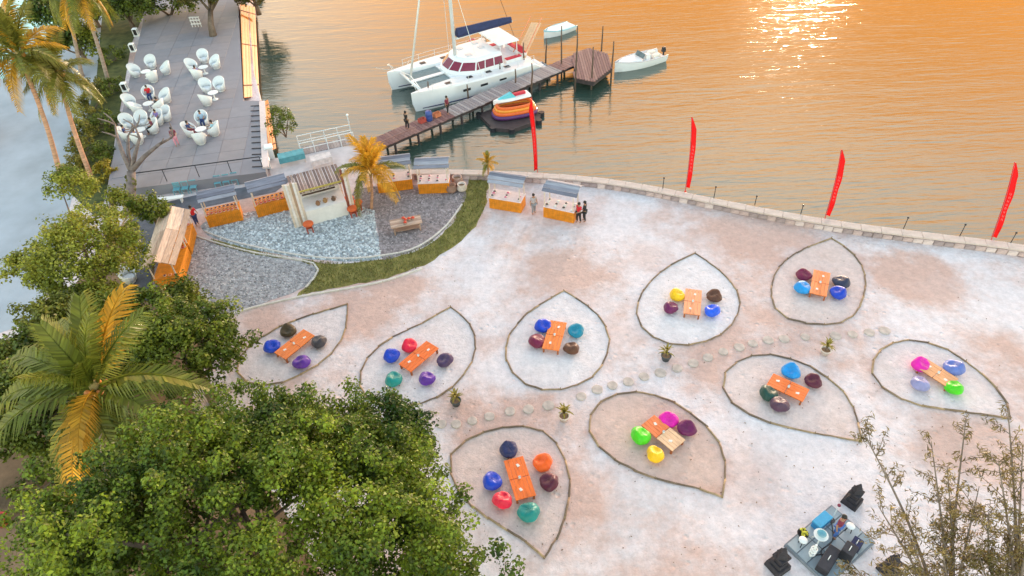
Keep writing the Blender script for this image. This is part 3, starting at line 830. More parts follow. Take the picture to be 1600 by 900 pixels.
for nm, (tx, ty), chs, ppl in GROUPS:
    tp = table_at(tx, ty, 'white round table with %d seats, %s on the terrace' % (len(chs) + len(ppl), nm.replace('the ', '')))
    for e in chs + ppl:
        x, y, side = e[:3]
        p = P(x, y, DZ + .5); dxy = Vector((p.x - tp.x, p.y - tp.y, 0))
        if dxy.length < 1.02: p = Vector((tp.x, tp.y, 0)) + dxy.normalized() * 1.0
        rz = math.atan2(tp.y - p.y, tp.x - p.x) + math.pi / 2
        o = proto if first else copy_tree(proto); first = False
        o.location = (p.x, p.y, DZ); o.rotation_euler = (0, 0, rz); o.scale = (1.04, 1.04, 1.04)
        occ = len(e) > 3
        o['label'] = '%s white tub chair on the %s side of %s' % ('occupied' if occ else 'empty', side, nm); o['group'] = 'white tub chairs on the terrace'
        if occ:
            person((p.x, p.y, DZ + .01), rz, 'seated person in %s top on the %s side of %s' % (e[3].replace('_', ' '), side, nm), e[3], e[4], sit=True, seat=.46)
p = P(278, 228, DZ); person(p, .4, 'person in dark top and pale pink trousers standing on the terrace', 'maroon', 'pink', arm=1)
o = copy_tree(proto); p = P(205, 440, .02); o.location = (p.x, p.y, .02); o.rotation_euler = (0, 0, 1.2); o['label'] = 'lone white tub chair beside the slate path under the trees'; o['group'] = 'white tub chairs on the terrace'
# white lantern boxes along the left edge, flower tubs
for (x, y, w) in ((214, 56, 'farthest'), (209, 80, 'second'), (197, 142, 'nearest')):
    p = P(x, y, DZ); t = thing('lantern_box', 'white lantern box on left terrace edge, %s from the front' % {'farthest': 'third', 'second': 'second', 'nearest': 'first'}[w], 'lantern', p, fa, 'white lanterns on the terrace edge')
    MB().box((0, 0, .06), (.55, .55, .12)).build('base', white_m, t)
    for sx in (-1, 1):
        for sy in (-1, 1): MB().box((sx * .22, sy * .22, .45), (.07, .07, .66)).build('post', white_m, t)
    MB().box((0, 0, .45), (.3, .3, .62)).build('lamp_core', gunm, t)
    MB().box((0, 0, .82), (.58, .58, .09), taper=.5).build('cap', white_m, t)
for (x, y, s, lb) in ((308, 42, .5, 'pale rack beside the tree at the back of the terrace'),):
    p = P(x, y, DZ); t = thing('plant_stand', lb, 'stand', p)
    for i in range(4): MB().cyl((-.5 + i * .33, 0, 0), (-.5 + i * .33, 0, 1.1), .04, n=6).build('upright', white_m, t)
    for z in (.35, .75, 1.08): MB().box((0, 0, z), (1.1, .35, .04)).build('shelf', white_m, t)

# teal chairs under the terrace front
teal_m = mat('teal_paint', (0.16, 0.40, 0.48), .45, .1, 5)
def slat_chair(x, y, rz, lb):
    p = P(x, y, .02); t = thing('slat_chair', lb, 'chair', p, rz, 'teal chairs below the terrace')
    for sx in (-1, 1):
        for sy in (-1, 1): MB().box((sx * .22, sy * .22, .22), (.05, .05, .44)).build('leg', teal_m, t)
        MB().box((sx * .22, .23, .68), (.05, .05, .5)).build('back_post', teal_m, t)
    for i in range(4): MB().box((0, -.19 + i * .127, .455), (.5, .10, .03)).build('seat_slat', teal_m, t)
    for i in range(3): MB().box((0, .232, .58 + i * .14), (.42, .03, .09)).build('back_slat', teal_m, t)
for i, (x, y) in enumerate(((279, 303), (292, 301), (305, 299))): slat_chair(x, y, fa, 'teal slatted chair below terrace front, %s of left trio' % ('left', 'middle', 'right')[i])
for i, (x, y) in enumerate(((343, 292), (356, 290), (369, 287))): slat_chair(x, y, fa, 'teal slatted chair below terrace front, %s of right trio' % ('left', 'middle', 'right')[i])
p = P(262, 318, .02); t = thing('long_bench', 'white bench below the terrace front beside the bare tree', 'bench', p, fa)
MB().box((0, 0, .45), (2.6, .45, .07)).build('seat', white_m, t)
for s in (-1, 1): MB().box((s * 1.1, 0, .21), (.08, .4, .42)).build('leg', white_m, t)

# ================================================================== MARKET STALLS
roof_m = [mat('grey_blue_board_%d' % i, c, .7, .2, 2.5, .3, 12, stretch=(.5, 4, 1)) for i, c in enumerate(((0.24, 0.24, 0.30), (0.34, 0.34, 0.40), (0.17, 0.17, 0.22)))]
thatch_m = [mat('thatch_board_%d' % i, c, .85, .22, 3, .4, 12, stretch=(.5, 4, 1)) for i, c in enumerate(((0.58, 0.42, 0.33), (0.66, 0.50, 0.40), (0.48, 0.34, 0.26)))]
ora_m = mat('orange_slat', (0.70, 0.235, 0.008), .55, .22, 3, .2, 12)
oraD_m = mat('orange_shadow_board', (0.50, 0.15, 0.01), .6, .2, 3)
pole_m = mat('pale_pole', (0.66, 0.55, 0.46), .7, .15, 5)
pinkc_m = mat('pale_counter_cloth', (0.76, 0.62, 0.62), .8, .1, 4)
def stall(pl, pr, lab, roofs=roof_m, h=2.25, depth=1.15, goods='red', gcount=9, split=False, ph=.95, ry=.35, rw=.26):
    a, c = P(*pl), P(*pr); an = ang(a, c); Wd = (c - a).length
    t = thing('market_stall', lab, 'stall', (a + c) / 2, an, 'market stalls')
    # local: x along the front, +y away; front face at y=0
    n = max(8, int(Wd / .13))
    b = MB()
    for i in range(n): b.box((-Wd / 2 + (i + .5) * Wd / n, 0, ph / 2 + .03), (Wd / n - .02, .03, ph - .06))
    b.build('slatted_front', ora_m, t)
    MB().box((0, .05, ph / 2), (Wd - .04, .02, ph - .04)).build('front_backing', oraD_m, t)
    for s in (-1, 1): MB().box((s * (Wd / 2 - .02), depth / 2 + .02, ph / 2), (.04, depth - .04, ph - .02)).build('side_panel', ora_m, t)
    MB().box((0, depth / 2, ph + .02), (Wd + .06, depth + .06, .05)).build('counter_top', pinkc_m if goods != 'red' else ora_m, t)
    for sx in (-1, 1):
        for sy, hh in ((.06, h - .12), (depth - .05, h - .12)):
            MB().cyl((sx * (Wd / 2 - .08), sy, 0), (sx * (Wd / 2 - .08), sy, hh), .045, n=6).build('post', pole_m, t)
    # gable roof, boards running along the stall, raised towards the back
    for s in (-1, 1):
        for j in range(3):
            y0 = depth / 2 + ry + s * (rw * .5 + rw * j); z0 = h + .28 - (.05 + .5 * rw * j) + .03 * (j == 1)
            b = MB(); b.box((rnd.uniform(-.03, .03), y0, z0), (Wd + .25 + rnd.uniform(-.06, .06), rw * 1.06, .045), rx=-s * .46)
            b.build('roof_board', rnd.choice(roofs), t)
    MB().cyl((-Wd / 2 - .1, depth / 2 + ry, h + .30), (Wd / 2 + .1, depth / 2 + ry, h + .30), .05, n=6).build('ridge_pole', roofs[0], t)
    # goods on the counter
    cols = {'red': [('red fruit', (0.55, 0.05, 0.02)), ('orange fruit', (0.75, 0.20, 0.02)), ('dark fruit', (0.16, 0.03, 0.03))], 'jar': [('dark sauce', (0.06, 0.03, 0.05)), ('pink drink', (0.6, 0.15, 0.25))], 'dish': [('dark stew', (0.05, 0.03, 0.03)), ('white rice', (0.75, 0.72, 0.68))]}[goods]
    for i in range(gcount):
        kk = i % len(cols); r_ = rnd.uniform(.10, .15)
        u = -Wd / 2 + .2 + (Wd - .4) * ((i // 3) / max(1, (gcount - 1) // 3)); v = .2 + .30 * (i % 3) + rnd.uniform(-.05, .05)
        w = (a + c) / 2 + Vector((u * math.cos(an) - v * math.sin(an), u * math.sin(an) + v * math.cos(an), ph + .047))
        g = thing('serving_bowl', 'bowl of %s on %s' % (cols[kk][0], lab.split(',')[0]), 'bowl', w, 0, 'bowls on ' + lab.split(',')[0])
        MB().lathe([(.05, 0), (.06, .01), (r_, .09), (r_ - .02, .09), (.05, .03)], 10).build('bowl', white_m if goods != 'red' else pole_m, g, True)
        MB().sph((0, 0, .075), (r_ * .85, r_ * .85, .07), 8, 5).build('food', mat('food_' + cols[kk][0].replace(' ', '_'), cols[kk][1], .5, .3, 14), g, True)
    return t
stall((328, 357), (381, 345), 'orange stall beside the thatched one, piled with red fruit', goods='red', gcount=24)
stall((404, 341), (458, 327), 'orange stall left of the white bar, piled with red fruit', goods='red', gcount=24)
stall((592, 303), (646, 296), 'orange stall behind the golden palm, pale counter', goods='jar', gcount=9)
stall((655, 304), (703, 302), 'yellow orange stall right of the golden palm, pale counter', goods='jar', gcount=10)
stall((765, 326), (814, 334), 'orange stall with blue roof beside the grass strip', goods='jar', gcount=8)
stall((849, 340), (896, 350), 'orange stall farthest right, dishes in rows', goods='dish', gcount=12)
for (pl, pr, lb, gc) in (((286, 450), (300, 402), 'near half of the thatched stalls facing the gravel', 6), ((301, 398), (308, 366), 'far half of the thatched stalls facing the gravel', 6)):
    stall(pl, pr, lb, roofs=thatch_m, h=2.2, depth=1.5, goods='red', gcount=gc, ry=.1, rw=.36)
# low wall behind the thatched stalls
a, c = P(246, 468), P(268, 330); d = c - a
t = thing('low_wall', 'low purplish wall running behind the thatched stalls', 'wall', a, ang(a, c))
for i in range(14):
    L = d.length / 14
    MB().box((L * (i + .5), 0, .3), (L - .02, .35, .6 + rnd.uniform(-.02, .02))).build('wall_block', mat('purple_grey_block', (0.30, 0.25, 0.27), .9, .25, 2, .4), t)

# ---- white bar with tall pillars
A, B_ = P(484, 353), P(546, 336); an = ang(A, B_); Wd = (B_ - A).length
t = thing('white_bar', 'white bar with tall beige pillars and brown slatted canopy', 'bar', A, an)
whm = mat('bar_white', (0.80, 0.76, 0.74), .6, .06, 2)
MB().box((Wd / 2, .03, .62), (Wd, .06, 1.24)).build('front_panel', whm, t)
MB().box((Wd / 2, .95, 1.20), (Wd, 1.78, .07)).build('counter_top', whm, t)
for s in (0, 1): MB().box((s * Wd + (.03 if not s else -.03), .95, .58), (.06, 1.76, 1.16)).build('side_panel', whm, t)
MB().box((Wd / 2, 1.90, .95), (Wd, .06, 1.9)).build('back_panel', whm, t)
MB().box((Wd / 2 - .1, 1.78, 1.50), (Wd - .5, .18, .04)).build('shelf', mat('dark_timber2', (0.12, 0.07, 0.05), .6, .2, 4), t)
strip_ms = [mat('beige_strip', (0.70, 0.58, 0.47), .7, .1, 4), mat('white_strip', (0.80, 0.74, 0.70), .7, .1, 4), mat('tan_strip', (0.45, 0.30, 0.20), .7, .1, 4)]
for i in range(6):
    MB().box((-.95 + i * .17, .15 + .02 * (i % 2), 1.85), (.155, .10, 3.7 - .1 * (i % 3))).build('pillar_board', strip_ms[(0, 1, 0, 2, 1, 0)[i]], t)
for i in range(3):
    MB().box((Wd + .12 + i * .17, .12, 1.9), (.14, .14, 3.8)).build('pillar_post', [mat('red_brown_post', (0.26, 0.08, 0.05), .6, .2, 4), strip_ms[1], strip_ms[0]][i], t)
MB().cyl((-.9, .3, 2.75), (Wd + .5, .3, 2.75), .07, n=6).build('cross_beam', mat('dry_garland', (0.42, 0.32, 0.08), .9, .3, 8), t)
for i in range(16):
    MB().box((-.5 + (Wd + .8) * (i + .5) / 16, 1.9, 2.45), ((Wd + .8) / 16 - .05, 2.4, .05), rx=.1).build('canopy_slat', mat('canopy_brown_%d' % (i % 3), ((0.24, 0.16, 0.14), (0.32, 0.24, 0.21), (0.17, 0.12, 0.11))[i % 3], .85, .2, 4), t)
for x in (-.4, Wd + .2):
    MB().cyl((x, 3.0, 0), (x, 3.0, 2.5), .06, n=6).build('rear_post', pole_m, t)
# objects round the bar
for i, (u, v, z, lb, col) in enumerate(((1.0, .45, 1.237, 'left', (0.28, 0.14, 0.07)), (1.55, .55, 1.237, 'middle', (0.36, 0.20, 0.08)), (2.15, .5, 1.237, 'right', (0.14, 0.08, 0.05)))):
    w = A + Vector((u * math.cos(an) - v * math.sin(an), u * math.sin(an) + v * math.cos(an), z))
    g = thing('clay_jug', '%s one of three brown clay jugs on the white bar' % lb, 'jug', w, an, 'clay jugs on the bar')
    jm = mat('clay_%d' % i, col, .6, .2, 6)
    MB().lathe([(.10, 0), (.16, .08), (.17, .18), (.09, .28), (.11, .33), (.08, .33)], 12).build('body', jm, g, True)
    MB().tube([(.15, 0, .2), (.24, 0, .22), (.22, 0, .30), (.10, 0, .31)], .02, 6).build('handle', jm, g, True)
redb = mat('red_brown_wood', (0.36, 0.06, 0.03), .6, .2, 4); cush = mat('orange_red_fabric', (0.66, 0.12, 0.03), .7, .15, 4)
def stool(x, y, lb, s=1.0, pr=redb):
    p = P(x, y, .03); t = thing('padded_stool', lb, 'stool', p, an, 'red stools by the bar')
    for i in range(4):
        a_ = i * math.pi / 2 + .78
        MB().box((math.cos(a_) * .26 * s, math.sin(a_) * .26 * s, .3), (.08, .08, .6)).build('leg', pr, t)
    MB().box((0, 0, .42), (.46 * s, .46 * s, .05)).build('stretcher_shelf', pr, t)
    MB().lathe([(.34 * s, .60), (.38 * s, .66), (.36 * s, .76), (.2 * s, .80)], 14).build('cushion', cush, t, True)
stool(485, 362, 'red padded stool at the left foot of the white bar')
stool(553, 338, 'red padded stool at the right foot of the white bar')
stool(561, 328, 'red padded stool behind its twin right of the bar')
stool(548, 322, 'red padded stool squeezed between bar pillar and palm')
# round pots by the stall
for (x, y, s, c, lb) in ((706, 300, .42, (0.30, 0.18, 0.14), 'brown'), (722, 298, .40, (0.64, 0.55, 0.50), 'pale'), (715, 288, .45, (0.40, 0.28, 0.25), 'dusky pink')):
    p = P(x, y, .02); t = thing('garden_pot', '%s round garden pot beside the yellow orange stall' % lb, 'pot', p, 0, 'round pots by the stall')
    pm = mat('pot_' + lb.replace(' ', '_'), c, .7, .2, 4)
    MB().lathe([(.5 * s, 0), (.9 * s, .35 * s), (1.0 * s, .8 * s), (.75 * s, 1.4 * s), (.85 * s, 1.55 * s), (.7 * s, 1.55 * s), (.6 * s, 1.2 * s)], 16).build('vessel', pm, t, True)
    MB().lathe([(.62 * s, 1.2 * s), (.5 * s, 1.26 * s)], 12).build('soil', soil_m, t)

# picnic table with fruit
A, B_ = P(616, 350, .75), P(652, 343, .75); c = (A + B_) / 2
t = thing('picnic_table', 'brown wooden picnic table on the gravel below the palm', 'table', (c.x, c.y, .02), ang(A, B_))
wd = [mat('weathered_wood_%d' % i, q, .75, .25, 3, .3, 12, stretch=(.6, 5, 1)) for i, q in enumerate(((0.46, 0.32, 0.25), (0.54, 0.40, 0.32), (0.36, 0.24, 0.19)))]
for i in range(6): MB().box((0, -.42 + i * .168, .74), (2.2, .155, .05)).build('top_plank', wd[i % 3], t)
for sx in (-1, 1):
    for sy in (-1, 1): MB().box((sx * .9, sy * .33, .36), (.1, .1, .72)).build('leg', wd[2], t)
    MB().box((sx * .9, 0, .66), (.07, .6, .09)).build('cross_rail', wd[2], t)
MB().box((0, 0, .2), (1.8, .5, .04)).build('lower_shelf', wd[2], t)
for i in range(5):
    w = c + Vector((rnd.uniform(-.6, .6), rnd.uniform(-.28, .28), .037)); w.z = .795
    g = thing('fruit_basket', 'small basket of red fruit on the picnic table', 'basket', w, 0, 'fruit baskets on the picnic table')
    MB().lathe([(.10, 0), (.16, .10), (.14, .10), (.09, .03)], 10).build('basket', wd[0], g, True)
    MB().sph((0, 0, .10), (.13, .13, .09), 8, 5).build('fruit', MATS['food_red_fruit'], g, True)

# people on the ground
person(P(309, 352, .02), .9, 'person in red top standing between thatched stall and orange stall', 'red', 'navy', arm=1)
person(P(834, 334), .3, 'person in checked clothes standing between the two right stalls', 'check', 'grey')
person(P(904, 348), -.9, 'person in red top and black trousers beside the farthest right stall', 'red', 'black', arm=1)
person(P(913, 346), -1.9, 'person in black crouched against the end of farthest right stall', 'black', 'black', arm=1)
p = P(321, 484, .02); person(p, 2.4, 'person in white top standing on grey gravel beside the trees', 'white', 'navy')

# ================================================================== RED FEATHER BANNERS
red_m = mat('banner_red', (0.85, 0.012, 0.015), .6, .12, 1.2, trans=.45)
lett_m = mat('banner_lettering', (0.82, 0.16, 0.16), .6, .1, 4)
BAN = [((840, 277), (829, 152), 8, 'first red feather banner from the left, in front of the pier', 1), ((1070, 304), (1079, 183), 10, 'second red feather banner from the left on the sea wall', 1), ((1287, 347), (1313, 234), 11, 'third red feather banner from the left on the sea wall', 1), ((1546, 382), (1584, 254), 10, 'fourth red feather banner, rightmost on the sea wall', 1)]
for (bx, by), (tx, ty), wpx, lb, sg in BAN:
    p0 = P(bx, by, 0.05); top = PY(tx, ty, p0.y); v = top - p0
    t = thing('feather_banner', lb, 'banner', (p0.x, p0.y, 0), 0, 'red feather banners along the sea wall')
    MB().lathe([(.26, 0), (.24, .12), (.10, .20), (.06, .40)], 14).build('base', mat('base_red', (0.75, 0.06, 0.03), .5, .1, 4), t, True)
    def pol(k): return Vector((v.x * k, 0, v.z * k)) + Vector((0.16 * math.sin(k * 2.6), .0, .05))
    MB().tube([pol(k / 12) for k in range(13)], [.035 - .02 * k / 12 for k in range(13)], 6).build('pole', mat('pole_red_grey', (0.45, 0.10, 0.10), .4, .1, 4), t, True)
    n = 20; L = []; Rr = []; ww = .62
    for i in range(n + 1):
        k = .10 + .90 * i / n
        q = pol(k); wid = ww * min(1, (1 - k) * 7 + .12) * (1 - .25 * (1 - k))
        rip = .05 * math.sin(k * 17)
        L.append(q + Vector((-.03, .03, 0))); Rr.append(q + Vector((-wid * .55 if bx < 900 else wid * .55, -.25 * wid + rip, -.10 * wid)))
    secs = [[a, (a + r_) / 2 + Vector((0, .05, 0)), r_, r_ + Vector((0, .012, 0)), (a + r_) / 2 + Vector((0, .062, 0)), a + Vector((0, .012, 0))] for a, r_ in zip(L, Rr)]
    cl = MB().loft(secs).build('flag_cloth', red_m, t, True)
    b = MB()
    for i in range(5, 13):                               # column of pale letter strokes too worn to read
        a, r_ = L[i].lerp(Rr[i], .38), L[i].lerp(Rr[i], .68); up = (L[i + 1] - L[i]) * .55
        off = Vector((0, -.035, 0))
        for (f0, f1, g0, g1) in ((0, .25, 0, 1), (.75, 1, 0, 1), (0, 1, (.0, .4, .75)[i % 3], (.25, .65, 1)[i % 3])):
            q0, q1 = a.lerp(r_, f0) + off, a.lerp(r_, f1) + off
            b.add([q0 + up * g0, q1 + up * g0, q1 + up * g1, q0 + up * g1], [(0, 1, 2, 3)])
    b.build('lettering', lett_m, cl)

# ================================================================== PIER
plank_cols = {'red': [(0.24, 0.125, 0.115), (0.29, 0.16, 0.145), (0.20, 0.10, 0.10)], 'grey': [(0.30, 0.25, 0.25), (0.36, 0.31, 0.31), (0.25, 0.21, 0.22)]}
plank_m = {k: [mat('pier_board_%s_%d' % (k, i), c, .8, .25, 3, .3, 10, stretch=(1, 5, 1)) for i, c in enumerate(v)] for k, v in plank_cols.items()}
beam_m = mat('wet_timber', (0.055, 0.040, 0.042), .6, .3, 3)
PZ = -0.15
a, c = P(556, 238, PZ), P(906, 90, PZ); an = ang(a, c); LP = (c - a).length; PW = 1.9
t = thing('wooden_pier', 'long narrow wooden pier running out beside the catamaran', 'pier', (a.x, a.y, 0), an)
n = 84
meshes = {}
for k, ms in plank_m.items():
    for i, m_ in enumerate(ms): meshes[k, i] = MB().box((0, 0, 0), (LP / n - .03, PW, .06)).mesh('deck_board', m_)
for i in range(n):
    k = 'red' if i < n * .36 or i > n * .86 else 'grey'
    o = inst('deck_board', meshes[k, rnd.randrange(3)], t, (LP * (i + .5) / n, rnd.uniform(-.05, .05), PZ + rnd.uniform(-.01, .01)), rnd.uniform(-.01, .01))
for s in (-1, 1):
    MB().box((LP / 2, s * (PW / 2 - .18), PZ - .17), (LP, .16, .26)).build('stringer', beam_m, t)
    for i in range(11):
        MB().cyl((LP * (i + .4) / 11, s * (PW / 2 - .2), -2.6), (LP * (i + .4) / 11, s * (PW / 2 - .2), PZ - .06), .11, n=8).build('pile', beam_m, t)
MB().box((3.2, -.55, PZ + .33), (5.2, .08, .08)).build('kerb_rail', plank_m['red'][1], t)
# end platform
pl = [P(*q, PZ + .05) for q in ((895, 84), (920, 75), (948, 84), (957, 106), (928, 128), (897, 122))]
cp_ = sum(pl, Vector()) / len(pl)
t = thing('pier_platform', 'reddish timber platform at the outer end of the pier', 'platform', (cp_.x, cp_.y, 0), 0)
poly = [(p.x - cp_.x, p.y - cp_.y) for p in pl]
xs = [p[0] for p in poly]
nb = 16
for i in range(nb):
    x0 = min(xs) + (max(xs) - min(xs)) * i / nb; x1 = min(xs) + (max(xs) - min(xs)) * (i + 1) / nb - .03
    xm = (x0 + x1) / 2; ys = []
    for (ax, ay), (bx, by) in zip(poly, poly[1:] + poly[:1]):
        if (ax > xm) != (bx > xm): ys.append(ay + (by - ay) * (xm - ax) / (bx - ax))
    if len(ys) >= 2:
        MB().box((xm, (min(ys) + max(ys)) / 2, PZ + .06), (x1 - x0, max(ys) - min(ys), .07)).build('deck_board', rnd.choice(plank_m['red']), t)
sh = MB().prism([(x * .93, y * .93) for x, y in poly], PZ - .5, PZ + .0); sh.build('float_frame', beam_m, t)
# piles standing free along the pier
pile_m = mat('pile_wood', (0.12, 0.08, 0.06), .8, .3, 3)
PILES = [((674, 166), 128, 'first'), ((733, 169), 131, 'second'), ((783, 135), 97, 'third'), ((806, 147), 108, 'fourth'), ((820, 118), 66, 'fifth'), ((831, 153), 98, 'sixth'), ((853, 100), 60, 'seventh'), ((877, 117), 40, 'eighth'), ((899, 143), 40, 'ninth'), ((924, 140), 73, 'tenth'), ((939, 94), 40, 'eleventh'), ((955, 122), 64, 'twelfth')]
for (x, y), yt, o_ in PILES:
    p = P(x, y, SEA); h = height_at(p, yt)
    b = MB(); lx, ly = rnd.uniform(-.12, .12), rnd.uniform(-.12, .12)
    b.tube([(-lx, -ly, -1.5), (0, 0, h * .4), (lx, ly, h * .75), (lx * .5, ly * 1.3, h)], [.09, .085, .07, .055], 7)
    tag(b.build('mooring_pile', pile_m, None, True, p), 'slim dark mooring pile, %s from the shore along the pier' % o_, 'pile', 'mooring piles along the pier')
# things on the pier
p = P(671, 188, PZ + .04); t = thing('plastic_drum', 'blue plastic drum standing on the pier', 'drum', p)
MB().lathe([(.28, 0), (.30, .05), (.30, .28), (.31, .30), (.30, .32), (.30, .60), (.31, .62), (.30, .64), (.28, .88), (.24, .9)], 14).build('barrel', mat('blue_drum', (0.04, 0.08, 0.30), .45, .1, 4), t, True)
MB().cyl((.1, 0, .9), (.1, 0, .94), .05, n=8).build('cap', gunm, t)
for (x, y, lb) in ((683, 182, 'orange crate behind the blue drum on the pier'), (660, 191, 'red crate left of the blue drum on the pier')):
    p = P(x, y, PZ + .04); t = thing('crate', lb, 'crate', p, an)
    cm = mat('crate_orange' if 'orange' in lb else 'crate_red', (0.65, 0.22, 0.10) if 'orange' in lb else (0.5, 0.08, 0.06), .6, .15, 4)
    for s in (-1, 1):
        for z in (.07, .20, .33):
            MB().box((s * .3, 0, z), (.03, .45, .10)).build('slat', cm, t); MB().box((0, s * .21, z), (.57, .03, .10)).build('slat', cm, t)
    MB().box((0, 0, .02), (.57, .40, .03)).build('bottom', cm, t)
person(P(637, 202, PZ + .04), 2.2, 'person in black standing on the reddish start of the pier', 'black', 'black')
person(P(700, 178, PZ + .04), 1.0, 'person in maroon top standing on the pier right of the drum', 'maroon', 'black')
# landing stage and white rail gangway at the shore
t0 = P(470, 236, .1); t1 = P(552, 218, .1); an2 = ang(t0, t1); L = (t1 - t0).length
alu = mat('white_rail', (0.74, 0.78, 0.80), .35, .05, 4, metal=.2)
t = thing('gangway', 'white railed gangway leading from terrace corner to the pier', 'gangway', t0, an2)
for i in range(18): MB().box((L * (i + .5) / 18, 0, -.03), (L / 18 - .03, 1.3, .05)).build('deck_board', rnd.choice(plank_m['grey']), t)
for s in (-1, 1):
    for i in range(5): MB().cyl((L * i / 4, s * .68, -1.2), (L * i / 4, s * .68, 1.05), .04, n=6).build('post', alu, t)
    for z in (.55, 1.05): MB().cyl((0, s * .68, z), (L, s * .68, z), .035, n=6).build('rail', alu, t)
MB().cyl((L, .68, .9), (L, .68, 1.9), .045, n=6).build('lamp_post', alu, t); MB().sph((L, .68, 1.95), .12, 8, 6).build('lamp_head', alu, t, True)
conc = mat('pale_concrete', (0.52, 0.48, 0.50), .85, .15, 1, .2)
ls = [P(*q, .05) for q in ((418, 250), (480, 236), (560, 226), (575, 240), (560, 262), (500, 262), (425, 284))]
poly_sheet('landing_stage', [(p.x, p.y) for p in ls], .05, conc)
for i, (x, y, lb, c_) in enumerate(((424, 246, 'white pillar with cap at the terrace corner', 1.0), (418, 262, 'low white gate post below the terrace corner', .7))):
    p = P(x, y, .05); t = thing('gate_post', lb, 'post', p, an2)
    MB().box((0, 0, c_ / 2), (.55, .55, c_)).build('shaft', white_m, t); MB().box((0, 0, c_ + .06), (.72, .72, .12), taper=.8).build('cap', white_m, t)
# cabana roof by the landing (grey teal awning) and rowing boat upturned
for j, (q0, q1, lb) in enumerate((((438, 258), (478, 249), 'teal awning table left of the landing stage'), ((488, 262), (520, 254), 'pale awning table beside the bar canopy'))):
    A, B_ = P(*q0, .05), P(*q1, .05); c_ = (A + B_) / 2
    t = thing('trestle_table', lb, 'table', c_, ang(A, B_)); Lw = (B_ - A).length
    mm = mat('teal_cloth' if j == 0 else 'pale_cloth', (0.10, 0.33, 0.38) if j == 0 else (0.62, 0.56, 0.56), .7, .2, 3)
    MB().box((0, 0, .78), (Lw, .9, .05)).build('table_top', mm, t); MB().box((0, -.46, .55), (Lw, .03, .42)).build('cloth_skirt', mm, t)
    for sx in (-1, 1):
        for sy in (-1, 1): MB().box((sx * (Lw / 2 - .1), sy * .38, .38), (.06, .06, .76)).build('leg', pole_m, t)

# ================================================================== BOATS
hullw = mat('gelcoat_white', (0.80, 0.80, 0.82), .25, .03, 1.0)
deckw = mat('deck_white', (0.76, 0.77, 0.80), .5, .05, 3)
maroon_glass = mat('maroon_glass', (0.20, 0.015, 0.045), .12, .1, 3)
netm = mat('trampoline_net', (0.20, 0.25, 0.26), .8, .15, 8)
navy_m = mat('navy_canvas', (0.02, 0.03, 0.10), .75, .2, 4)
redc = mat('red_cushion', (0.55, 0.03, 0.06), .7, .15, 4)
bowp, stp = P(657, 171, SEA), P(846, 113, SEA)
d = (bowp - stp).normalized(); LH = (bowp - stp).length; perp = Vector((d.y, -d.x, 0))
if perp.y < 0: perp = -perp
HB = 2.65
ctr = (bowp + stp) / 2 + perp * HB
ca = thing('catamaran', 'large white sailing catamaran with maroon windows moored at the pier', 'catamaran', (ctr.x, ctr.y, SEA), math.atan2(d.y, d.x))
ca.scale = (1.05, 1.05, 1.08)
hl = LH / 2 + .15
def hull(y0):
    secs = []
    for i in range(25):
        s = i / 24; x = -hl + 2 * hl * s
        w = .92 * (1 - max(0, (s - .45) / .55) ** 2.4) + .05
        w *= .80 + .20 * min(1, s / .25)
        zd = 1.55 + .22 * s
        if s < .13: zd = .55 + (zd - .55) * max(0, (s - .02) / .11) ** 1.0 * (1 if s > .07 else .45)
        kb = -.55 + .35 * max(0, (s - .9) / .1)
        x2 = x + (.25 * s if s > .9 else 0)
        secs.append([(x, y0 - w * .15, kb), (x, y0 - w * .82, .0), (x2, y0 - w * .97, .75), (x2, y0 - w, zd - .12), (x2, y0 - w * .88, zd), (x2, y0 + w * .88, zd), (x2, y0 + w, zd - .12), (x2, y0 + w * .97, .75), (x, y0 + w * .82, .0), (x, y0 + w * .15, kb)])
    o = MB().loft(secs).build('hull', hullw, ca, True)
    em = o.modifiers.new('es', 'EDGE_SPLIT'); em.split_angle = R(38)
    st = []
    for i in range(2, 24):
        s = i / 24; x = -hl + 2 * hl * s; w = (.92 * (1 - max(0, (s - .45) / .55) ** 2.4) + .05) * (.80 + .20 * min(1, s / .25))
        st.append((x, w))
    for sg in (-1, 1):
        MB().tube([(x, y0 + sg * w * .91, .22) for x, w in st], .05, 5).build('boot_stripe', navy_m, o)
    return o
h1, h2 = hull(-HB), hull(HB)
for h_, y0 in ((h1, -HB), (h2, HB)):
    for i, x in enumerate((-2.6, -.6, 1.4, 3.6)):
        zd = 1.55 + .22 * ((x + hl) / (2 * hl))
        MB().box((x, y0 + .05, zd + .015), (.55, .45, .05)).build('deck_hatch', gunm, h_, bevel=.01)
    for x in (-1.6, .4, 2.2): MB().box((x, y0 - .93 if y0 < 0 else y0 + .93, 1.05), (.75, .05, .20)).build('hull_port', gunm, h_)
    for k in range(3): MB().box((-hl + .35 + k * .42, y0, .62 + .34 * k), (.40, 1.05, .06)).build('stern_step', deckw, h_)
MB().prism([(-5.6, -2.2), (2.7, -2.2), (2.7, 2.2), (-5.6, 2.2)], .75, 1.53).build('bridge_deck', deckw, ca)
MB().cyl((hl - .9, -HB, 1.55), (hl - .9, HB, 1.55), .13, n=10).build('cross_beam', hullw, ca, True)
MB().box(((hl - .9 + 2.7) / 2, 0, 1.50), (hl - .9 - 2.7, .45, .10)).build('catwalk', hullw, ca)
for s in (-1, 1):
    MB().box(((hl - 1.0 + 2.7) / 2, s * 1.08, 1.42), (hl - 1.1 - 2.7, 1.5, .03)).build('trampoline', netm, ca)
# martingale struts
MB().tube([(hl - .9, -HB, 1.6), (hl - .95, 0, 2.1), (hl - .9, HB, 1.6)], .04, 6).build('bow_strut', alu, ca)
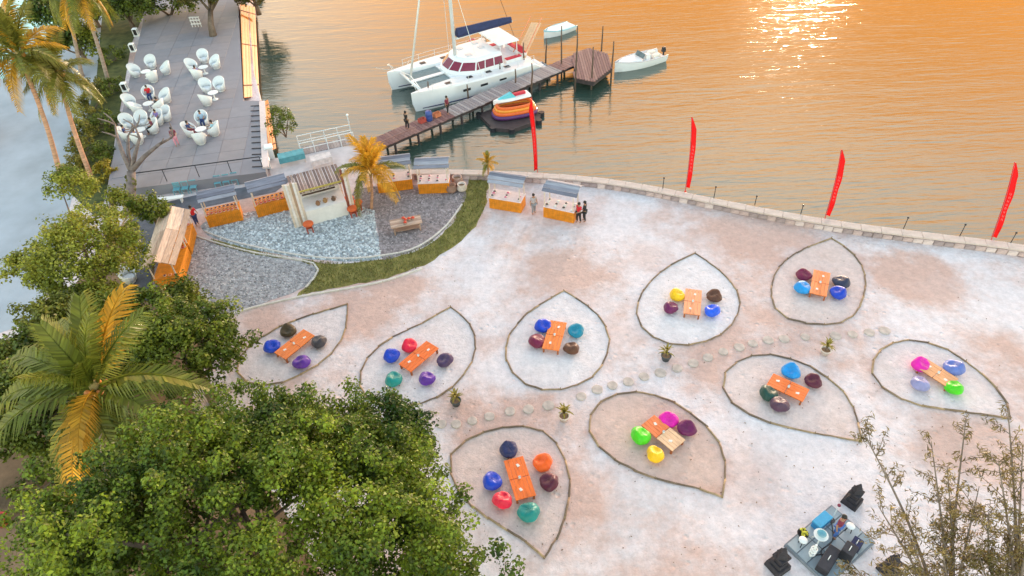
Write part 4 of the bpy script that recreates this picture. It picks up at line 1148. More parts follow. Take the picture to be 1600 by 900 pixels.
# coachroof
foot = [(-2.4, -2.45), (.6, -2.45), (2.1, -1.7), (2.75, -.7), (2.75, .7), (2.1, 1.7), (.6, 2.45), (-2.4, 2.45)]
topf = [(-2.5, -2.0), (.2, -2.0), (1.2, -1.35), (1.6, -.55), (1.6, .55), (1.2, 1.35), (.2, 2.0), (-2.5, 2.0)]
cr_ = MB().loft([[(x, y, 1.5) for x, y in foot], [(x, y, 1.72) for x, y in foot], [(x, y, 2.72) for x, y in topf], [(x * .9 - .1, y * .88, 2.86) for x, y in topf]]).build('coachroof', hullw, ca)
for i in range(7):
    q0, q1 = Vector((*foot[i], 1.72)), Vector((*foot[i + 1], 1.72)); r0, r1 = Vector((*topf[i], 2.72)), Vector((*topf[i + 1], 2.72))
    nseg = 3 if i in (0, 6) else 1
    for sgm in range(nseg):
        f0, f1 = (sgm + .06) / nseg, (sgm + .94) / nseg
        nn = (q1 - q0).cross(r0 - q0).normalized(); cen = Vector((0, 0, 2.2))
        if nn.dot((q0 + q1) / 2 - cen) < 0: nn = -nn
        def pt(f, g): return q0.lerp(q1, f).lerp(r0.lerp(r1, f), g)
        ring = [pt(f0, .22), pt(f1, .22), pt(f1, .82), pt(f0, .82)]
        MB().loft([[p - nn * .01 for p in ring], [p + nn * .025 for p in ring]]).build('window', maroon_glass, cr_)
for (x, y) in ((.4, -.9), (.4, .9), (-1.4, 0), (-1.4, -1.2)): MB().box((x, y, 2.88), (.55, .55, .06)).build('roof_hatch', mat('hatch_grey', (0.55, 0.58, 0.62), .3, .05, 4), cr_)
# cockpit, bimini, seats
bi = MB().loft([[(-4.5, -1.9, 3.35), (-2.2, -2.0, 3.42), (-2.2, 2.0, 3.42), (-4.5, 1.9, 3.35)], [(-4.45, -1.8, 3.47), (-2.25, -1.9, 3.54), (-2.25, 1.9, 3.54), (-4.45, 1.8, 3.47)]]).build('bimini_roof', deckw, ca)
for x, y in ((-4.3, -1.75), (-4.3, 1.75), (-2.5, -1.75), (-2.5, 1.75)): MB().cyl((x, y, 1.5), (x, y, 3.38), .05, n=6).build('bimini_post', alu, bi)
for (x, y, lx, ly) in ((-5.2, 0, .55, 3.2), (-3.8, -1.85, 1.8, .5), (-3.8, 1.85, 1.8, .5)):
    o = MB().box((x, y, 1.72), (lx, ly, .36)).build('cockpit_bench', deckw, ca); MB().box((x, y, 1.94), (lx * .9, ly * .94, .09)).build('cushion', redc, o, bevel=.02)
MB().box((-4.95, -1.2, 2.35), (.1, 1.4, .55), ry=.2).build('backrest', redc, ca); MB().box((-4.95, 1.2, 2.35), (.1, 1.4, .55), ry=.2).build('backrest', redc, ca)
hs_ = MB().box((-2.7, -2.1, 2.1), (.5, .6, 1.1)).build('helm_console', hullw, ca)
MB().tube([(-2.95, -2.1 + .32 * math.cos(q), 2.55 + .32 * math.sin(q)) for q in np.linspace(0, 6.283, 17)], .025, 5).build('steering_wheel', gunm, hs_)
# mast, boom, stays
ma = MB().tube([(1.35, 0, 2.8), (1.3, 0, 10), (1.2, 0, 20.5)], [.17, .16, .11], 10).build('mast', alu, ca, True)
for z in (8.5, 13.5): MB().cyl((1.3, -1.3, z), (1.3, 1.3, z), .04, n=6).build('spreader', alu, ma)
bo = MB().cyl((1.1, 0, 4.25), (-4.9, 0, 4.45), .11, n=8).build('boom', alu, ca)
MB().loft([[(x, -.26 * k, 4.38), (x, -.30 * k, 4.62), (x, -.08, 4.62 + .42 * k), (x, .08, 4.62 + .42 * k), (x, .30 * k, 4.62), (x, .26 * k, 4.38)] for x, k in ((1.0, 1.25), (-.5, 1.1), (-2.5, 1.0), (-4.0, .85), (-4.8, .6))]).build('sail_bag', navy_m, bo)
MB().tube([(hl - .9, 0, 1.7), (1.3, 0, 18.5)], [.11, .05], 7).build('furled_jib', mat('sail_cloth', (0.74, 0.74, 0.74), .7, .06, 3), ma, True)
for s in (-1, 1):
    MB().tube([(.4, s * 3.3, 1.65), (1.3, s * 1.3, 8.5), (1.22, 0, 19)], .022, 5).build('shroud', alu, ma)
MB().tube([(-5.4, 0, 2.2), (1.2, 0, 20)], .02, 5).build('backstay', gunm, ma)
# lifelines and stanchions
for s in (-1, 1):
    pts = [(-hl + 1.9 + i * 1.75, s * (HB + .80 - (.0 if i < 5 else (i - 4.5) * .17)), 0) for i in range(7)]
    for x, y, _ in pts: MB().cyl((x, y, 1.55), (x, y, 2.30), .022, n=5).build('stanchion', alu, ca)
    for z in (1.95, 2.30): MB().tube([(x, y, z) for x, y, _ in pts], .014, 4).build('lifeline', alu, ca)
MB().tube([(-2.2 + .34 * math.cos(q), -HB - .62, 2.05 + .34 * math.sin(q)) for q in np.linspace(0, 6.283, 17)], .075, 7).build('lifebuoy', mat('lifebuoy_red', (0.62, 0.16, 0.20), .6, .2, 5), ca, True)
for x in (-5, -3, -1, 1.2, 3.4): MB().sph((x, -HB - 1.02, .7), (.16, .16, .36), 10, 7).build('fender', navy_m, ca, True)
for s in (-1, 1): MB().tube([(hl - .4, s * HB - .3, 1.75), (hl - .2, s * HB - .3, 2.35), (hl + .1, s * HB, 2.4), (hl - .2, s * HB + .3, 2.35), (hl - .4, s * HB + .3, 1.75)], .025, 5).build('pulpit', alu, ca)
for (x, y, z, ex, ey, ez) in ((-5.5, -HB - .8, 1.5, -6.6, -HB - 3.4, 1.3), (0, -HB - .95, 1.6, .8, -HB - 2.6, 1.2), (5.6, -HB - .5, 1.75, 4.0, -HB - 2.3, 1.3), (4.6, -HB - .6, 1.7, 7.4, -HB - 2.6, 1.3)):
    MB().tube([(x + (ex - x) * k / 8, y + (ey - y) * k / 8, z + (ez - z) * k / 8 - .35 * math.sin(math.pi * k / 8)) for k in range(9)], .03, 5).build('mooring_line', pole_m, ca)
# tan boarding plank at the stern
A, B_ = P(812, 92, .3), P(838, 42, .9)
t = thing('boarding_plank', 'tan boarding plank with rails standing at the catamaran stern', 'gangplank', A, ang(A, B_))
L = (B_ - A).length
for i in range(4): MB().box((L / 2, -.42 + i * .28, .55), (L, .26, .07), ry=-.14).build('plank', mat('tan_plank', (0.72, 0.46, 0.26), .6, .15, 3), t)
for s in (-1, 1): MB().cyl((0, s * .62, .7), (L, s * .62, .7 + .14 * L), .05, n=6).build('side_rail', mat('orange_rail', (0.66, 0.22, 0.10), .6, .15, 3), t)

def small_boat(pxa, pxb, beam, label, colr, deckc, stripe=None, outboard=True, extra=None, fb=.62):
    A, B_ = P(*pxa, SEA), P(*pxb, SEA); c = (A + B_) / 2; L = (B_ - A).length   # A bow, B stern
    t = thing('small_boat', label, 'boat', (c.x, c.y, SEA), ang(B_, A))
    secs = []; ins = []; N = 16
    for i in range(N + 1):
        s = i / N; x = -L / 2 + L * s
        w = beam / 2 * (1 - max(0, (s - .35) / .65) ** 2.2) * (.86 + .14 * min(1, s / .3)) + .02
        z = fb + .28 * s * s
        secs.append([(x, -w * .1, -.22), (x, -w * .7, -.08), (x, -w * .95, z * .6), (x, -w, z), (x, -w * .86, z + .02), (x, -w * .78, z - .30), (x, w * .78, z - .30), (x, w * .86, z + .02), (x, w, z), (x, w * .95, z * .6), (x, w * .7, -.08), (x, w * .1, -.22)])
    hu = MB().loft(secs).build('hull', colr, t, True)
    hu.modifiers.new('es', 'EDGE_SPLIT').split_angle = R(35)
    for sg in (-1, 1): MB().tube([(s_[3][0], sg * abs(s_[3][1]) * 1.0, s_[3][2] + .03) for s_ in secs], .05, 6).build('gunwale', stripe or deckc, hu, True)
    for x in (-.28 * L, .02 * L): MB().box((x, 0, fb - .06), (.38, beam * .80, .07)).build('thwart', deckc, t)
    if outboard:
        e_ = MB().box((-L / 2 - .12, 0, fb + .25), (.42, .36, .5), taper=.75).build('outboard_cowl', gunm, t, bevel=.05)
        MB().box((-L / 2 - .14, 0, fb - .35), (.14, .10, .8)).build('outboard_leg', gunm, e_)
    return t, L
tb, L = small_boat((850, 60), (894, 44), 1.9, 'white open dinghy afloat behind the pier piles', hullw, deckw, mat('cyan_trim', (0.30, 0.58, 0.66), .5, .1, 4), False, fb=.5)
MB().loft([[(-L * .46, -.78, .50), (L * .2, -.82, .56), (L * .44, 0, .72), (L * .2, .82, .56), (-L * .46, .78, .50)], [(-L * .45, -.70, .60), (L * .2, -.72, .70), (L * .38, 0, .82), (L * .2, .72, .70), (-L * .45, .70, .60)]]).build('white_cover', mat('boat_cover', (0.74, 0.80, 0.80), .7, .06, 3), tb)
tb, L = small_boat((960, 113), (1034, 92), 2.2, 'white speedboat with outboard moored off the platform', hullw, deckw, mat('pale_trim', (0.66, 0.60, 0.60), .5, .1, 4), True, fb=.75)
MB().loft([[(L * .02, -.8, .78), (L * .30, -.62, .9), (L * .46, 0, .98), (L * .30, .62, .9), (L * .02, .8, .78)], [(L * .04, -.7, .92), (L * .28, -.52, 1.02), (L * .42, 0, 1.06), (L * .28, .52, 1.02), (L * .04, .7, .92)]]).build('foredeck', deckw, tb)
w_ = MB().box((-.02 * L, 0, 1.15), (.06, 1.3, .5), ry=-.5).build('windscreen', mat('tinted_glass', (0.10, 0.13, 0.15), .1, .1, 3), tb)
MB().box((-.12 * L, .35, .85), (.5, .5, .7)).build('console', hullw, tb)
for y in (-.45, .45): MB().box((-.30 * L, y, .80), (.9, .5, .35)).build('seat', mat('cream_seat', (0.70, 0.64, 0.58), .6, .1, 4), tb, bevel=.04)
# dark float with striped inflatable and jet ski
fl = [P(*q, SEA + .35) for q in ((748, 178), (792, 162), (846, 176), (842, 188), (800, 202), (770, 200))]
c = sum(fl, Vector()) / len(fl)
t = thing('float_dock', 'dark floating dock carrying the striped inflatable and jet ski', 'float', (c.x, c.y, SEA))
MB().prism([(p.x - c.x, p.y - c.y) for p in fl], -.25, .35).build('pontoon', beam_m, t)
for p in fl: MB().cyl((p.x - c.x, p.y - c.y, -.3), (p.x - c.x, p.y - c.y, .42), .28, n=10).build('drum_float', gunm, t)
A, B_ = P(772, 183, SEA + .4), P(836, 172, SEA + .4); c = (A + B_) / 2; L = (B_ - A).length
t = thing('inflatable_boat', 'orange and yellow striped inflatable on the dark float', 'inflatable', (c.x, c.y, SEA + .36), ang(A, B_))
infl = [mat('infl_orange', (0.80, 0.14, 0.02), .4, .08, 4), mat('infl_yellow', (0.85, 0.30, 0.03), .4, .08, 4), mat('infl_violet', (0.10, 0.03, 0.14), .4, .08, 4)]
for i, (z, r_, m_) in enumerate(((.22, .22, infl[2]), (.52, .20, infl[0]), (.78, .17, infl[1]), (1.0, .15, infl[0]))):
    rr = 1 - .06 * i
    pts = [(L / 2 * rr * (math.copysign(abs(math.cos(q)) ** .7, math.cos(q))), .95 * rr * (math.copysign(abs(math.sin(q)) ** .7, math.sin(q))), z) for q in np.linspace(0, 6.283, 33)]
    MB().tube(pts, r_, 8, False).build('air_tube', m_, t, True)
MB().box((0, 0, .3), (L * .85, 1.5, .10)).build('floor', infl[2], t)
A, B_ = P(771, 166, SEA + 1.3), P(826, 152, SEA + 1.3); c = (A + B_) / 2; L = (B_ - A).length
t = thing('jet_ski', 'white and cyan jet ski with red seat resting on the inflatable', 'jet ski', (c.x, c.y, SEA + 1.42), ang(B_, A))
secs = []
for i in range(11):
    s = i / 10; x = -L / 2 + L * s; w = .55 * (1 - max(0, (s - .4) / .6) ** 2.2) + .03
    secs.append([(x, -w * .4, 0), (x, -w, .22), (x, -w * .8, .42), (x, w * .8, .42), (x, w, .22), (x, w * .4, 0)])
MB().loft(secs).build('hull', hullw, t)
MB().loft([[(-L * .1, -.38, .40), (L * .38, -.12, .40), (L * .38, .12, .40), (-L * .1, .38, .40)], [(0, -.22, .80), (L * .28, -.06, .58), (L * .28, .06, .58), (0, .22, .80)]]).build('cowling', mat('cyan_paint', (0.10, 0.52, 0.62), .3, .1, 3), t)
MB().box((-L * .22, 0, .52), (L * .36, .36, .24)).build('seat', redc, t, bevel=.05)
MB().cyl((.02, -.36, .92), (.02, .36, .92), .035, n=6).build('handlebar', gunm, t)

# ================================================================== TILED PLATFORM LOWER RIGHT
c0, c1, c2 = P(1229, 850, .25), P(1300, 790, .25), P(1377, 822, .25)
u = (c1 - c0); v = (c2 - c1)
LU, LV = u.length, v.length; u.normalize(); v = (v - u * v.dot(u)).normalized(); LV *= 1.02
t = thing('tiled_platform', 'low blue grey tiled platform framed by dark stone lanterns', 'platform', (c0.x, c0.y, 0), math.atan2(u.y, u.x))
sgn = 1 if (u.x * v.y - u.y * v.x) > 0 else -1
bt = [mat('slate_tile_%d' % i, q, .35, .12, 1.2, .1, 10) for i, q in enumerate(((0.24, 0.30, 0.35), (0.30, 0.36, 0.41), (0.20, 0.25, 0.30), (0.36, 0.41, 0.45)))]
MB().box((LU / 2, sgn * LV / 2, .10), (LU + .1, LV + .1, .20)).build('plinth', mat('plinth_grey', (0.20, 0.22, 0.26), .8, .2, 2, .3), t)
nu, nv = 3, 4
for i in range(nu):
    for j in range(nv):
        MB().box((LU * (i + .5) / nu, sgn * LV * (j + .5) / nv, .225), (LU / nu - .04, LV / nv - .04, .05)).build('floor_tile', rnd.choice(bt), t, bevel=.008)
def onplat(a_, b_): return c0 + u * a_ * LU + v * b_ * LV
darkst = mat('dark_lava_stone', (0.030, 0.026, 0.034), .8, .4, 4, .7, 14)
def lantern(x, y, s, lb, rz):
    p = P(x, y, 0); t = thing('stone_lantern', lb, 'stone lantern', p, rz, 'dark stone lanterns at the platform corners')
    MB().box((0, 0, .18 * s), (.80 * s, .80 * s, .36 * s), taper=.92).build('base_block', darkst, t, bevel=.03)
    MB().box((0, 0, .45 * s), (.56 * s, .56 * s, .18 * s), taper=.85).build('plinth', darkst, t, bevel=.02)
    MB().box((0, 0, .72 * s), (.34 * s, .34 * s, .36 * s)).build('shaft', darkst, t, bevel=.02)
    MB().box((0, 0, .95 * s), (.56 * s, .56 * s, .12 * s)).build('collar', darkst, t, bevel=.02)
    MB().lathe([(.30 * s, 1.01 * s), (.27 * s, 1.12 * s), (.16 * s, 1.30 * s), (.17 * s, 1.36 * s), (.05 * s, 1.62 * s), (.02 * s, 1.68 * s)], 4).build('pointed_top', darkst, t)
lantern(1214, 886, 1.0, 'dark stone lantern with pointed top at platform left corner', .5)
lantern(1330, 785, .92, 'dark stone lantern with pointed top at platform far corner', .7)
lantern(1387, 893, .9, 'dark stone lantern with pointed top at platform right corner', .4)
person(onplat(.62, .45), .6, 'person in maroon top and blue trousers standing on tiled platform', 'maroon', 'blue')
p = onplat(.62, .12); t = thing('cool_box', 'blue cool box on the far left edge of the platform', 'box', p, math.atan2(u.y, u.x))
MB().box((0, 0, .2), (.85, .42, .38)).build('body', mat('cool_blue', (0.02, 0.22, 0.52), .4, .1, 4), t, bevel=.03); MB().box((0, 0, .42), (.88, .45, .07)).build('lid', mat('cool_lid', (0.05, 0.35, 0.62), .4, .1, 4), t, bevel=.02)
p = onplat(.28, .06); t = thing('flower_bowl', 'yellow green flower bowl on left platform edge', 'bowl', p)
MB().lathe([(.14, 0), (.25, .16), (.22, .16), (.12, .05)], 12).build('bowl', darkst, t, True)
b = MB()
for i in range(24):
    a_ = rnd.uniform(0, 6.28); r_ = rnd.uniform(0, .22); b.sph((r_ * math.cos(a_), r_ * math.sin(a_), .2 + rnd.uniform(0, .14)), .05, 5, 3)
stuff(b.build('flowers', mat('yellow_green_flower', (0.52, 0.50, 0.05), .7, .3, 6, island=.4), t))
p = onplat(.36, .34); t = thing('round_stand', 'white round stand holding a teal bowl on the platform', 'stand', p)
for i in range(3): MB().cyl((.28 * math.cos(i * 2.09), .28 * math.sin(i * 2.09), 0), (.06 * math.cos(i * 2.09), .06 * math.sin(i * 2.09), .62), .03, n=6).build('leg', white_m, t)
MB().lathe([(.30, .62), (.31, .66)], 16).build('tray', white_m, t); MB().lathe([(.10, .66), (.20, .78), (.18, .78), (.08, .69)], 12).build('bowl', teal_m, t, True)
p = onplat(.80, .20); t = thing('microphone_stand', 'slim stand with dark red knob at platform far left corner', 'stand', p)
MB().lathe([(.16, 0), (.15, .03)], 12).build('foot', gunm, t); MB().cyl((0, 0, .03), (0, 0, 1.2), .025, n=6).build('shaft', alu, t); MB().sph((0, 0, 1.25), .08, 8, 6).build('knob', MATS['cloth_maroon'], t, True)
for (a_, b_, lb, sz) in ((.22, .72, 'long black speaker case lying on the near platform edge', (1.3, .5, .42)), (.50, .86, 'black speaker box at the right side of the platform', (.6, .5, .7)), (.72, .84, 'small dark blue equipment box behind the speaker on platform', (.5, .4, .4))):
    p = onplat(a_, b_); t = thing('speaker_case', lb, 'speaker', p, math.atan2(u.y, u.x) + .2)
    mm = gunm if 'blue' not in lb else navy_m
    MB().box((0, 0, sz[2] / 2), sz).build('cabinet', mm, t, bevel=.03)
    MB().box((0, -sz[1] / 2 - .01, sz[2] / 2), (sz[0] * .85, .02, sz[2] * .8)).build('grille', darkst, t); MB().tube([(-.12, 0, sz[2]), (-.1, 0, sz[2] + .06), (.1, 0, sz[2] + .06), (.12, 0, sz[2])], .02, 5).build('handle', alu, t)
p = onplat(.12, .45); t = thing('cable_post', 'white post with coiled cable at near edge of platform', 'post', p)
MB().cyl((0, 0, 0), (0, 0, 1.0), .05, n=8).build('shaft', white_m, t)
for i in range(3): MB().tube([(.12 * math.cos(q), .12 * math.sin(q), .25 + .2 * i) for q in np.linspace(0, 6.283, 13)], .03, 5).build('coil', white_m, t, True)

# ================================================================== PLANTS AND TREES
def leaf_mat(name, c, c2, trans=.35, island=.45, scale=.35, rough=.45):
    return mat(name, c, rough, .25, scale, col2=c2, island=island, trans=trans, spec=.35)
bark = mat('bark_brown', (0.16, 0.115, 0.085), .9, .35, 3, .8, 10, stretch=(1, 1, .3))
palmbark = mat('palm_bark', (0.34, 0.25, 0.20), .9, .3, 2, .8, 6, stretch=(.4, .4, 5))
palmwarm = mat('palm_bark_warm', (0.52, 0.28, 0.17), .9, .3, 2, .8, 6, stretch=(.4, .4, 5))

def leaves_mesh(name, centers, radii, counts, size, m, up=.6, aspect=.34, flat=1.0, out_c=None):
    cen = np.repeat(np.array(centers, float), counts, axis=0); rad = np.repeat(np.array(radii, float), counts)
    N = len(cen)
    d = nr.normal(size=(N, 3)); d /= np.linalg.norm(d, axis=1)[:, None]
    rr = nr.random(N) ** .45
    off = d * (rad * rr)[:, None]; off[:, 2] *= flat
    pos = cen + off
    nrm = d * .7 + nr.normal(size=(N, 3)) * .45 + np.array([0, 0, up]); nrm /= np.linalg.norm(nrm, axis=1)[:, None]
    t = np.cross(nrm, nr.normal(size=(N, 3))); t /= np.linalg.norm(t, axis=1)[:, None]
    bt = np.cross(nrm, t)
    s = size * nr.uniform(.65, 1.3, N)
    L = t * s[:, None]; Wv = bt * (s * aspect)[:, None]; fold = nrm * (s * .12)[:, None]
    v = np.empty((N, 4, 3)); v[:, 0] = pos - L * .5; v[:, 1] = pos + Wv + fold - L * .05; v[:, 2] = pos + L * .5 - fold * .8; v[:, 3] = pos - Wv + fold - L * .05
    return tri_mesh(name, v.reshape(-1, 3), (np.arange(N)[:, None] * 4 + np.array([0, 1, 2, 0, 2, 3])[None]).reshape(-1, 3), m)
def tri_mesh(name, v, f, m):
    me = bpy.data.meshes.new(name)
    me.vertices.add(len(v)); me.vertices.foreach_set('co', np.ascontiguousarray(v, dtype=np.float32).ravel())
    me.loops.add(len(f) * 3); me.loops.foreach_set('vertex_index', np.ascontiguousarray(f, dtype=np.int32).ravel())
    me.polygons.add(len(f)); me.polygons.foreach_set('loop_start', np.arange(0, len(f) * 3, 3, dtype=np.int32))
    me.polygons.foreach_set('loop_total', np.full(len(f), 3, dtype=np.int32))
    me.update(calc_edges=True); me.materials.append(m)
    return me
def crown_points(c, r, n, lump=.22, low=-.35, seed=0, inner=.25):
    g = np.random.default_rng(seed); out = []
    lob = g.normal(size=(9, 3)); lob /= np.linalg.norm(lob, axis=1)[:, None]; lw = g.uniform(-.6, 1, 9)
    while len(out) < n:
        d = g.normal(size=3); d /= np.linalg.norm(d)
        if d[2] < low: continue
        k = 1 + lump * sum(w * max(0, d @ l) ** 6 for w, l in zip(lw, lob))
        q_ = g.random()
        f = g.uniform(.4, .8) if q_ < inner else (g.uniform(1.03, 1.2) if q_ > .86 else g.uniform(.80, 1.03))
        out.append((c[0] + d[0] * r[0] * k * f, c[1] + d[1] * r[1] * k * f, c[2] + d[2] * r[2] * k * f))
    return out
def broad_tree(name, label, base, cc, r, nclump, crad, nleaf, lsize, m, seed, trunk=.35, nlimb=9, lump=.22, extra=(), low=-.35, barkm=None, group=None, fruit=None):
    base = Vector(base); cc = Vector(cc); barkm = barkm or bark
    t = thing(name, label, 'tree', base, 0, group)
    g = random.Random(seed)
    pts = crown_points(cc - base, r, nclump, lump, low, seed)
    for (e, er, en) in extra: pts += crown_points(Vector(e) - base, er, en, .2, -.6, seed + 5)
    rads = [crad * g.uniform(.6, 1.25) for _ in pts]; cnt = [max(4, int(nleaf * g.uniform(.6, 1.3))) for _ in pts]
    inst('crown', leaves_mesh('crown', pts, rads, cnt, lsize, m), t)
    top = cc - base
    fork = Vector((top.x * .5, top.y * .5, max(.8, top.z - r[2] * .9)))
    MB().tube([(0, 0, -.2), (fork.x * .4, fork.y * .3, fork.z * .5), fork], [trunk * 1.35, trunk, trunk * .85], 10).build('trunk', barkm, t, True)
    for i in range(nlimb):
        e = Vector(pts[g.randrange(len(pts))]); e = fork.lerp(e, .92)
        mid = fork.lerp(e, .5) + Vector((g.uniform(-.4, .4), g.uniform(-.4, .4), g.uniform(.1, .6)))
        b = MB(); b.tube([fork - Vector((0, 0, .2)), mid, e], [trunk * .5, trunk * .28, trunk * .08], 7)
        for q in range(3):
            e2 = Vector(pts[g.randrange(len(pts))])
            if (e2 - mid).length < max(r) * 1.0: b.tube([mid, mid.lerp(e2, .5) + Vector((0, 0, .15)), mid.lerp(e2, .95)], [trunk * .22, trunk * .14, trunk * .04], 5)
        b.build('limb', barkm, t, True)
    return t

big_m = leaf_mat('leaf_big_tree', (0.035, 0.092, 0.010), (0.26, 0.325, 0.022), .33, .65, .28)
cc = P(392, 850, 6.2)
broad_tree('broadleaf_tree', 'huge dense green broadleaf tree filling the lower left foreground', (cc.x - .3, cc.y - .2, 0), cc, (6.7, 5.4, 3.6), 1400, .47, 125, .14, big_m, 4, .45, 14, .40,
           extra=[(P(560, 690, 6.0), (2.8, 2.0, 1.3), 120), (P(600, 880, 5.0), (2.3, 2.0, 1.4), 100), (P(400, 690, 7.2), (2.4, 1.8, 1.5), 100), (P(165, 865, 5.6), (2.0, 1.8, 1.5), 80), (P(625, 725, 5.2), (1.5, 1.4, 1.0), 50)])
mid_m = leaf_mat('leaf_mid_tree', (0.045, 0.10, 0.012), (0.27, 0.31, 0.025), .32, .5, .35)
cc = P(292, 545, 4.2)
broad_tree('broadleaf_tree', 'rounded green tree between the coconut palm and the leaf beds', (cc.x, cc.y, 0), cc, (2.6, 2.6, 2.1), 200, .50, 100, .18, mid_m, 8, .25, 7, .25)
dk_m = leaf_mat('leaf_dark_tree', (0.045, 0.095, 0.012), (0.22, 0.25, 0.028), .28, .55, .35)
cc = P(45, 620, 3.6)
broad_tree('broadleaf_tree', 'dark green tree beneath the coconut palm at the left edge', (cc.x, cc.y, 0), cc, (4.2, 3.4, 2.4), 330, .55, 95, .19, dk_m, 12, .28, 8, .28, extra=[(P(150, 690, 3.0), (2.0, 1.6, 1.2), 70), (P(130, 520, 3.4), (2.2, 1.6, 1.2), 80)])
fl_m = leaf_mat('leaf_flower_tree', (0.11, 0.18, 0.015), (0.42, 0.40, 0.05), .35, .5, .5)
cc = P(128, 405, 5.0)
broad_tree('flowering_tree', 'yellow green tree with golden leaves beside the pale plaza', (cc.x + .4, cc.y - .4, 0), cc, (2.9, 2.6, 2.2), 240, .5, 80, .17, fl_m, 21, .25, 9, .35, extra=[(P(110, 290, 5.0), (1.5, 1.2, 1.0), 40), (P(185, 320, 3.6), (1.0, 1.0, .8), 26), (P(35, 420, 5.0), (1.3, .8, .6), 22), (P(150, 480, 4.0), (1.7, 1.2, 1.1), 60)])
cc = P(205, 512, 4.0)
broad_tree('broadleaf_tree', 'bright green tree filling the gap behind the coconut palm crown', (cc.x, cc.y, 0), cc, (2.5, 2.0, 1.6), 120, .5, 90, .19, mid_m, 23, .2, 6, .3)
cc = P(110, 500, 4.0)
broad_tree('broadleaf_tree', 'yellow green tree between the golden leaved tree and the palm', (cc.x, cc.y, 0), cc, (2.3, 1.8, 1.4), 100, .5, 85, .19, leaf_mat('leaf_fresh', (0.075, 0.125, 0.014), (0.30, 0.28, 0.035), .38, .55, .4), 24, .2, 6, .3)
sm_m = leaf_mat('leaf_small_tree', (0.08, 0.14, 0.015), (0.30, 0.31, 0.035), .35, .5, .5)
cc = P(283, 470, 2.0)
broad_tree('small_tree', 'small yellow green tree at the near end of thatched stalls', (cc.x, cc.y, 0), cc, (1.2, 1.1, 1.2), 55, .42, 55, .20, sm_m, 30, .12, 4)
cc = P(235, 330, 2.6)
broad_tree('small_tree', 'small leafy tree under the bare branched tree by the slate path', (cc.x, cc.y, 0), cc, (1.1, 1.0, .9), 40, .42, 55, .20, sm_m, 31, .10, 4)
top_m = leaf_mat('leaf_terrace_tree', (0.06, 0.08, 0.015), (0.24, 0.18, 0.04), .3, .5, .4)
cc = P(325, -22, 4.6)
bs = P(333, 56, DZ)
broad_tree('terrace_tree', 'tree growing through the back of the terrace floor', bs, cc, (4.0, 3.0, 2.0), 170, .7, 55, .30, top_m, 41, .32, 7, .25)
for i, (x, y, r_, lb) in enumerate(((75, 22, 1.8, 'low dark tree under the palm crowns at the top left corner'), (118, 62, 1.5, 'low dark tree between the palm trunks beside the pool'), (195, 12, 2.4, 'dark tree at the top edge left of the terrace'), (258, 2, 2.6, 'dark tree at the top edge behind the terrace'), (140, 10, 2.2, 'dark tree at the top edge behind the tall palms'), (395, -12, 1.6, 'small dark tree at the top edge beside the water'))):
    cc = P(x, y, 2.4)
    broad_tree('dark_tree', lb, (cc.x, cc.y, 0), cc, (r_ * 1.3, r_, 1.7), 90, .7, 48, .30, dk_m if i < 5 else top_m, 50 + i, .25, 5, .3)
def bush(x, y, r, n, m, lb, seed, hz=None, name='shrub', nl=42, ls=.16):
    p = P(x, y, 0); hz = hz or r[2]
    t = thing(name, lb, 'shrub', (p.x, p.y, 0))
    pts = crown_points((0, 0, r[2] * .8), r, n, .25, -.6, seed)
    inst('foliage', leaves_mesh('foliage', pts, [.32] * n, [nl] * n, ls, m), t)
    b = MB()
    for i in range(5):
        q = pts[i * (n // 6)]; b.tube([(0, 0, -.05), (q[0] * .5, q[1] * .5, q[2] * .6), q], [.05, .035, .015], 5)
    b.build('stem', bark, t)
    return t
bush(447, 214, (1.1, 1.5, 1.5), 40, dk_m, 'dark green shrub between the terrace apron and the gangway', 61)
hedge_m = leaf_mat('leaf_hedge', (0.11, 0.13, 0.015), (0.30, 0.26, 0.04), .3, .5, .6)
for i, (x, y) in enumerate(((152, 148), (147, 172), (142, 197), (137, 222), (131, 248), (124, 275))):
    bush(x, y, (.9, 1.3, .9), 26, hedge_m, '%s yellow green hedge shrub beside the plaza, counted from the front' % ords[5 - i], 70 + i, nl=36, ls=.2)
for i, (x, y) in enumerate(((178, 95), (172, 150), (172, 200), (165, 250))):
    bush(x, y, (1.1, 1.5, .8), 26, dk_m, '%s dark shrub along the left terrace edge, counted from the front' % ords[3 - i], 80 + i, nl=36, ls=.2)
bush(172, 282, (.7, .7, .9), 18, leaf_mat('leaf_yellow', (0.22, 0.20, 0.02), (0.48, 0.36, 0.03), .3, .4, .6), 'bright yellow shrub beside the bare tree trunk', 90, ls=.22)
bush(60, 770, (1.0, .8, .5), 16, dk_m, 'low dark shrub on the bare soil at the left edge', 92)
bush(250, 400, (.5, 1.8, .6), 20, hedge_m, 'narrow shrub strip between slate path and thatched stalls', 93, ls=.14)

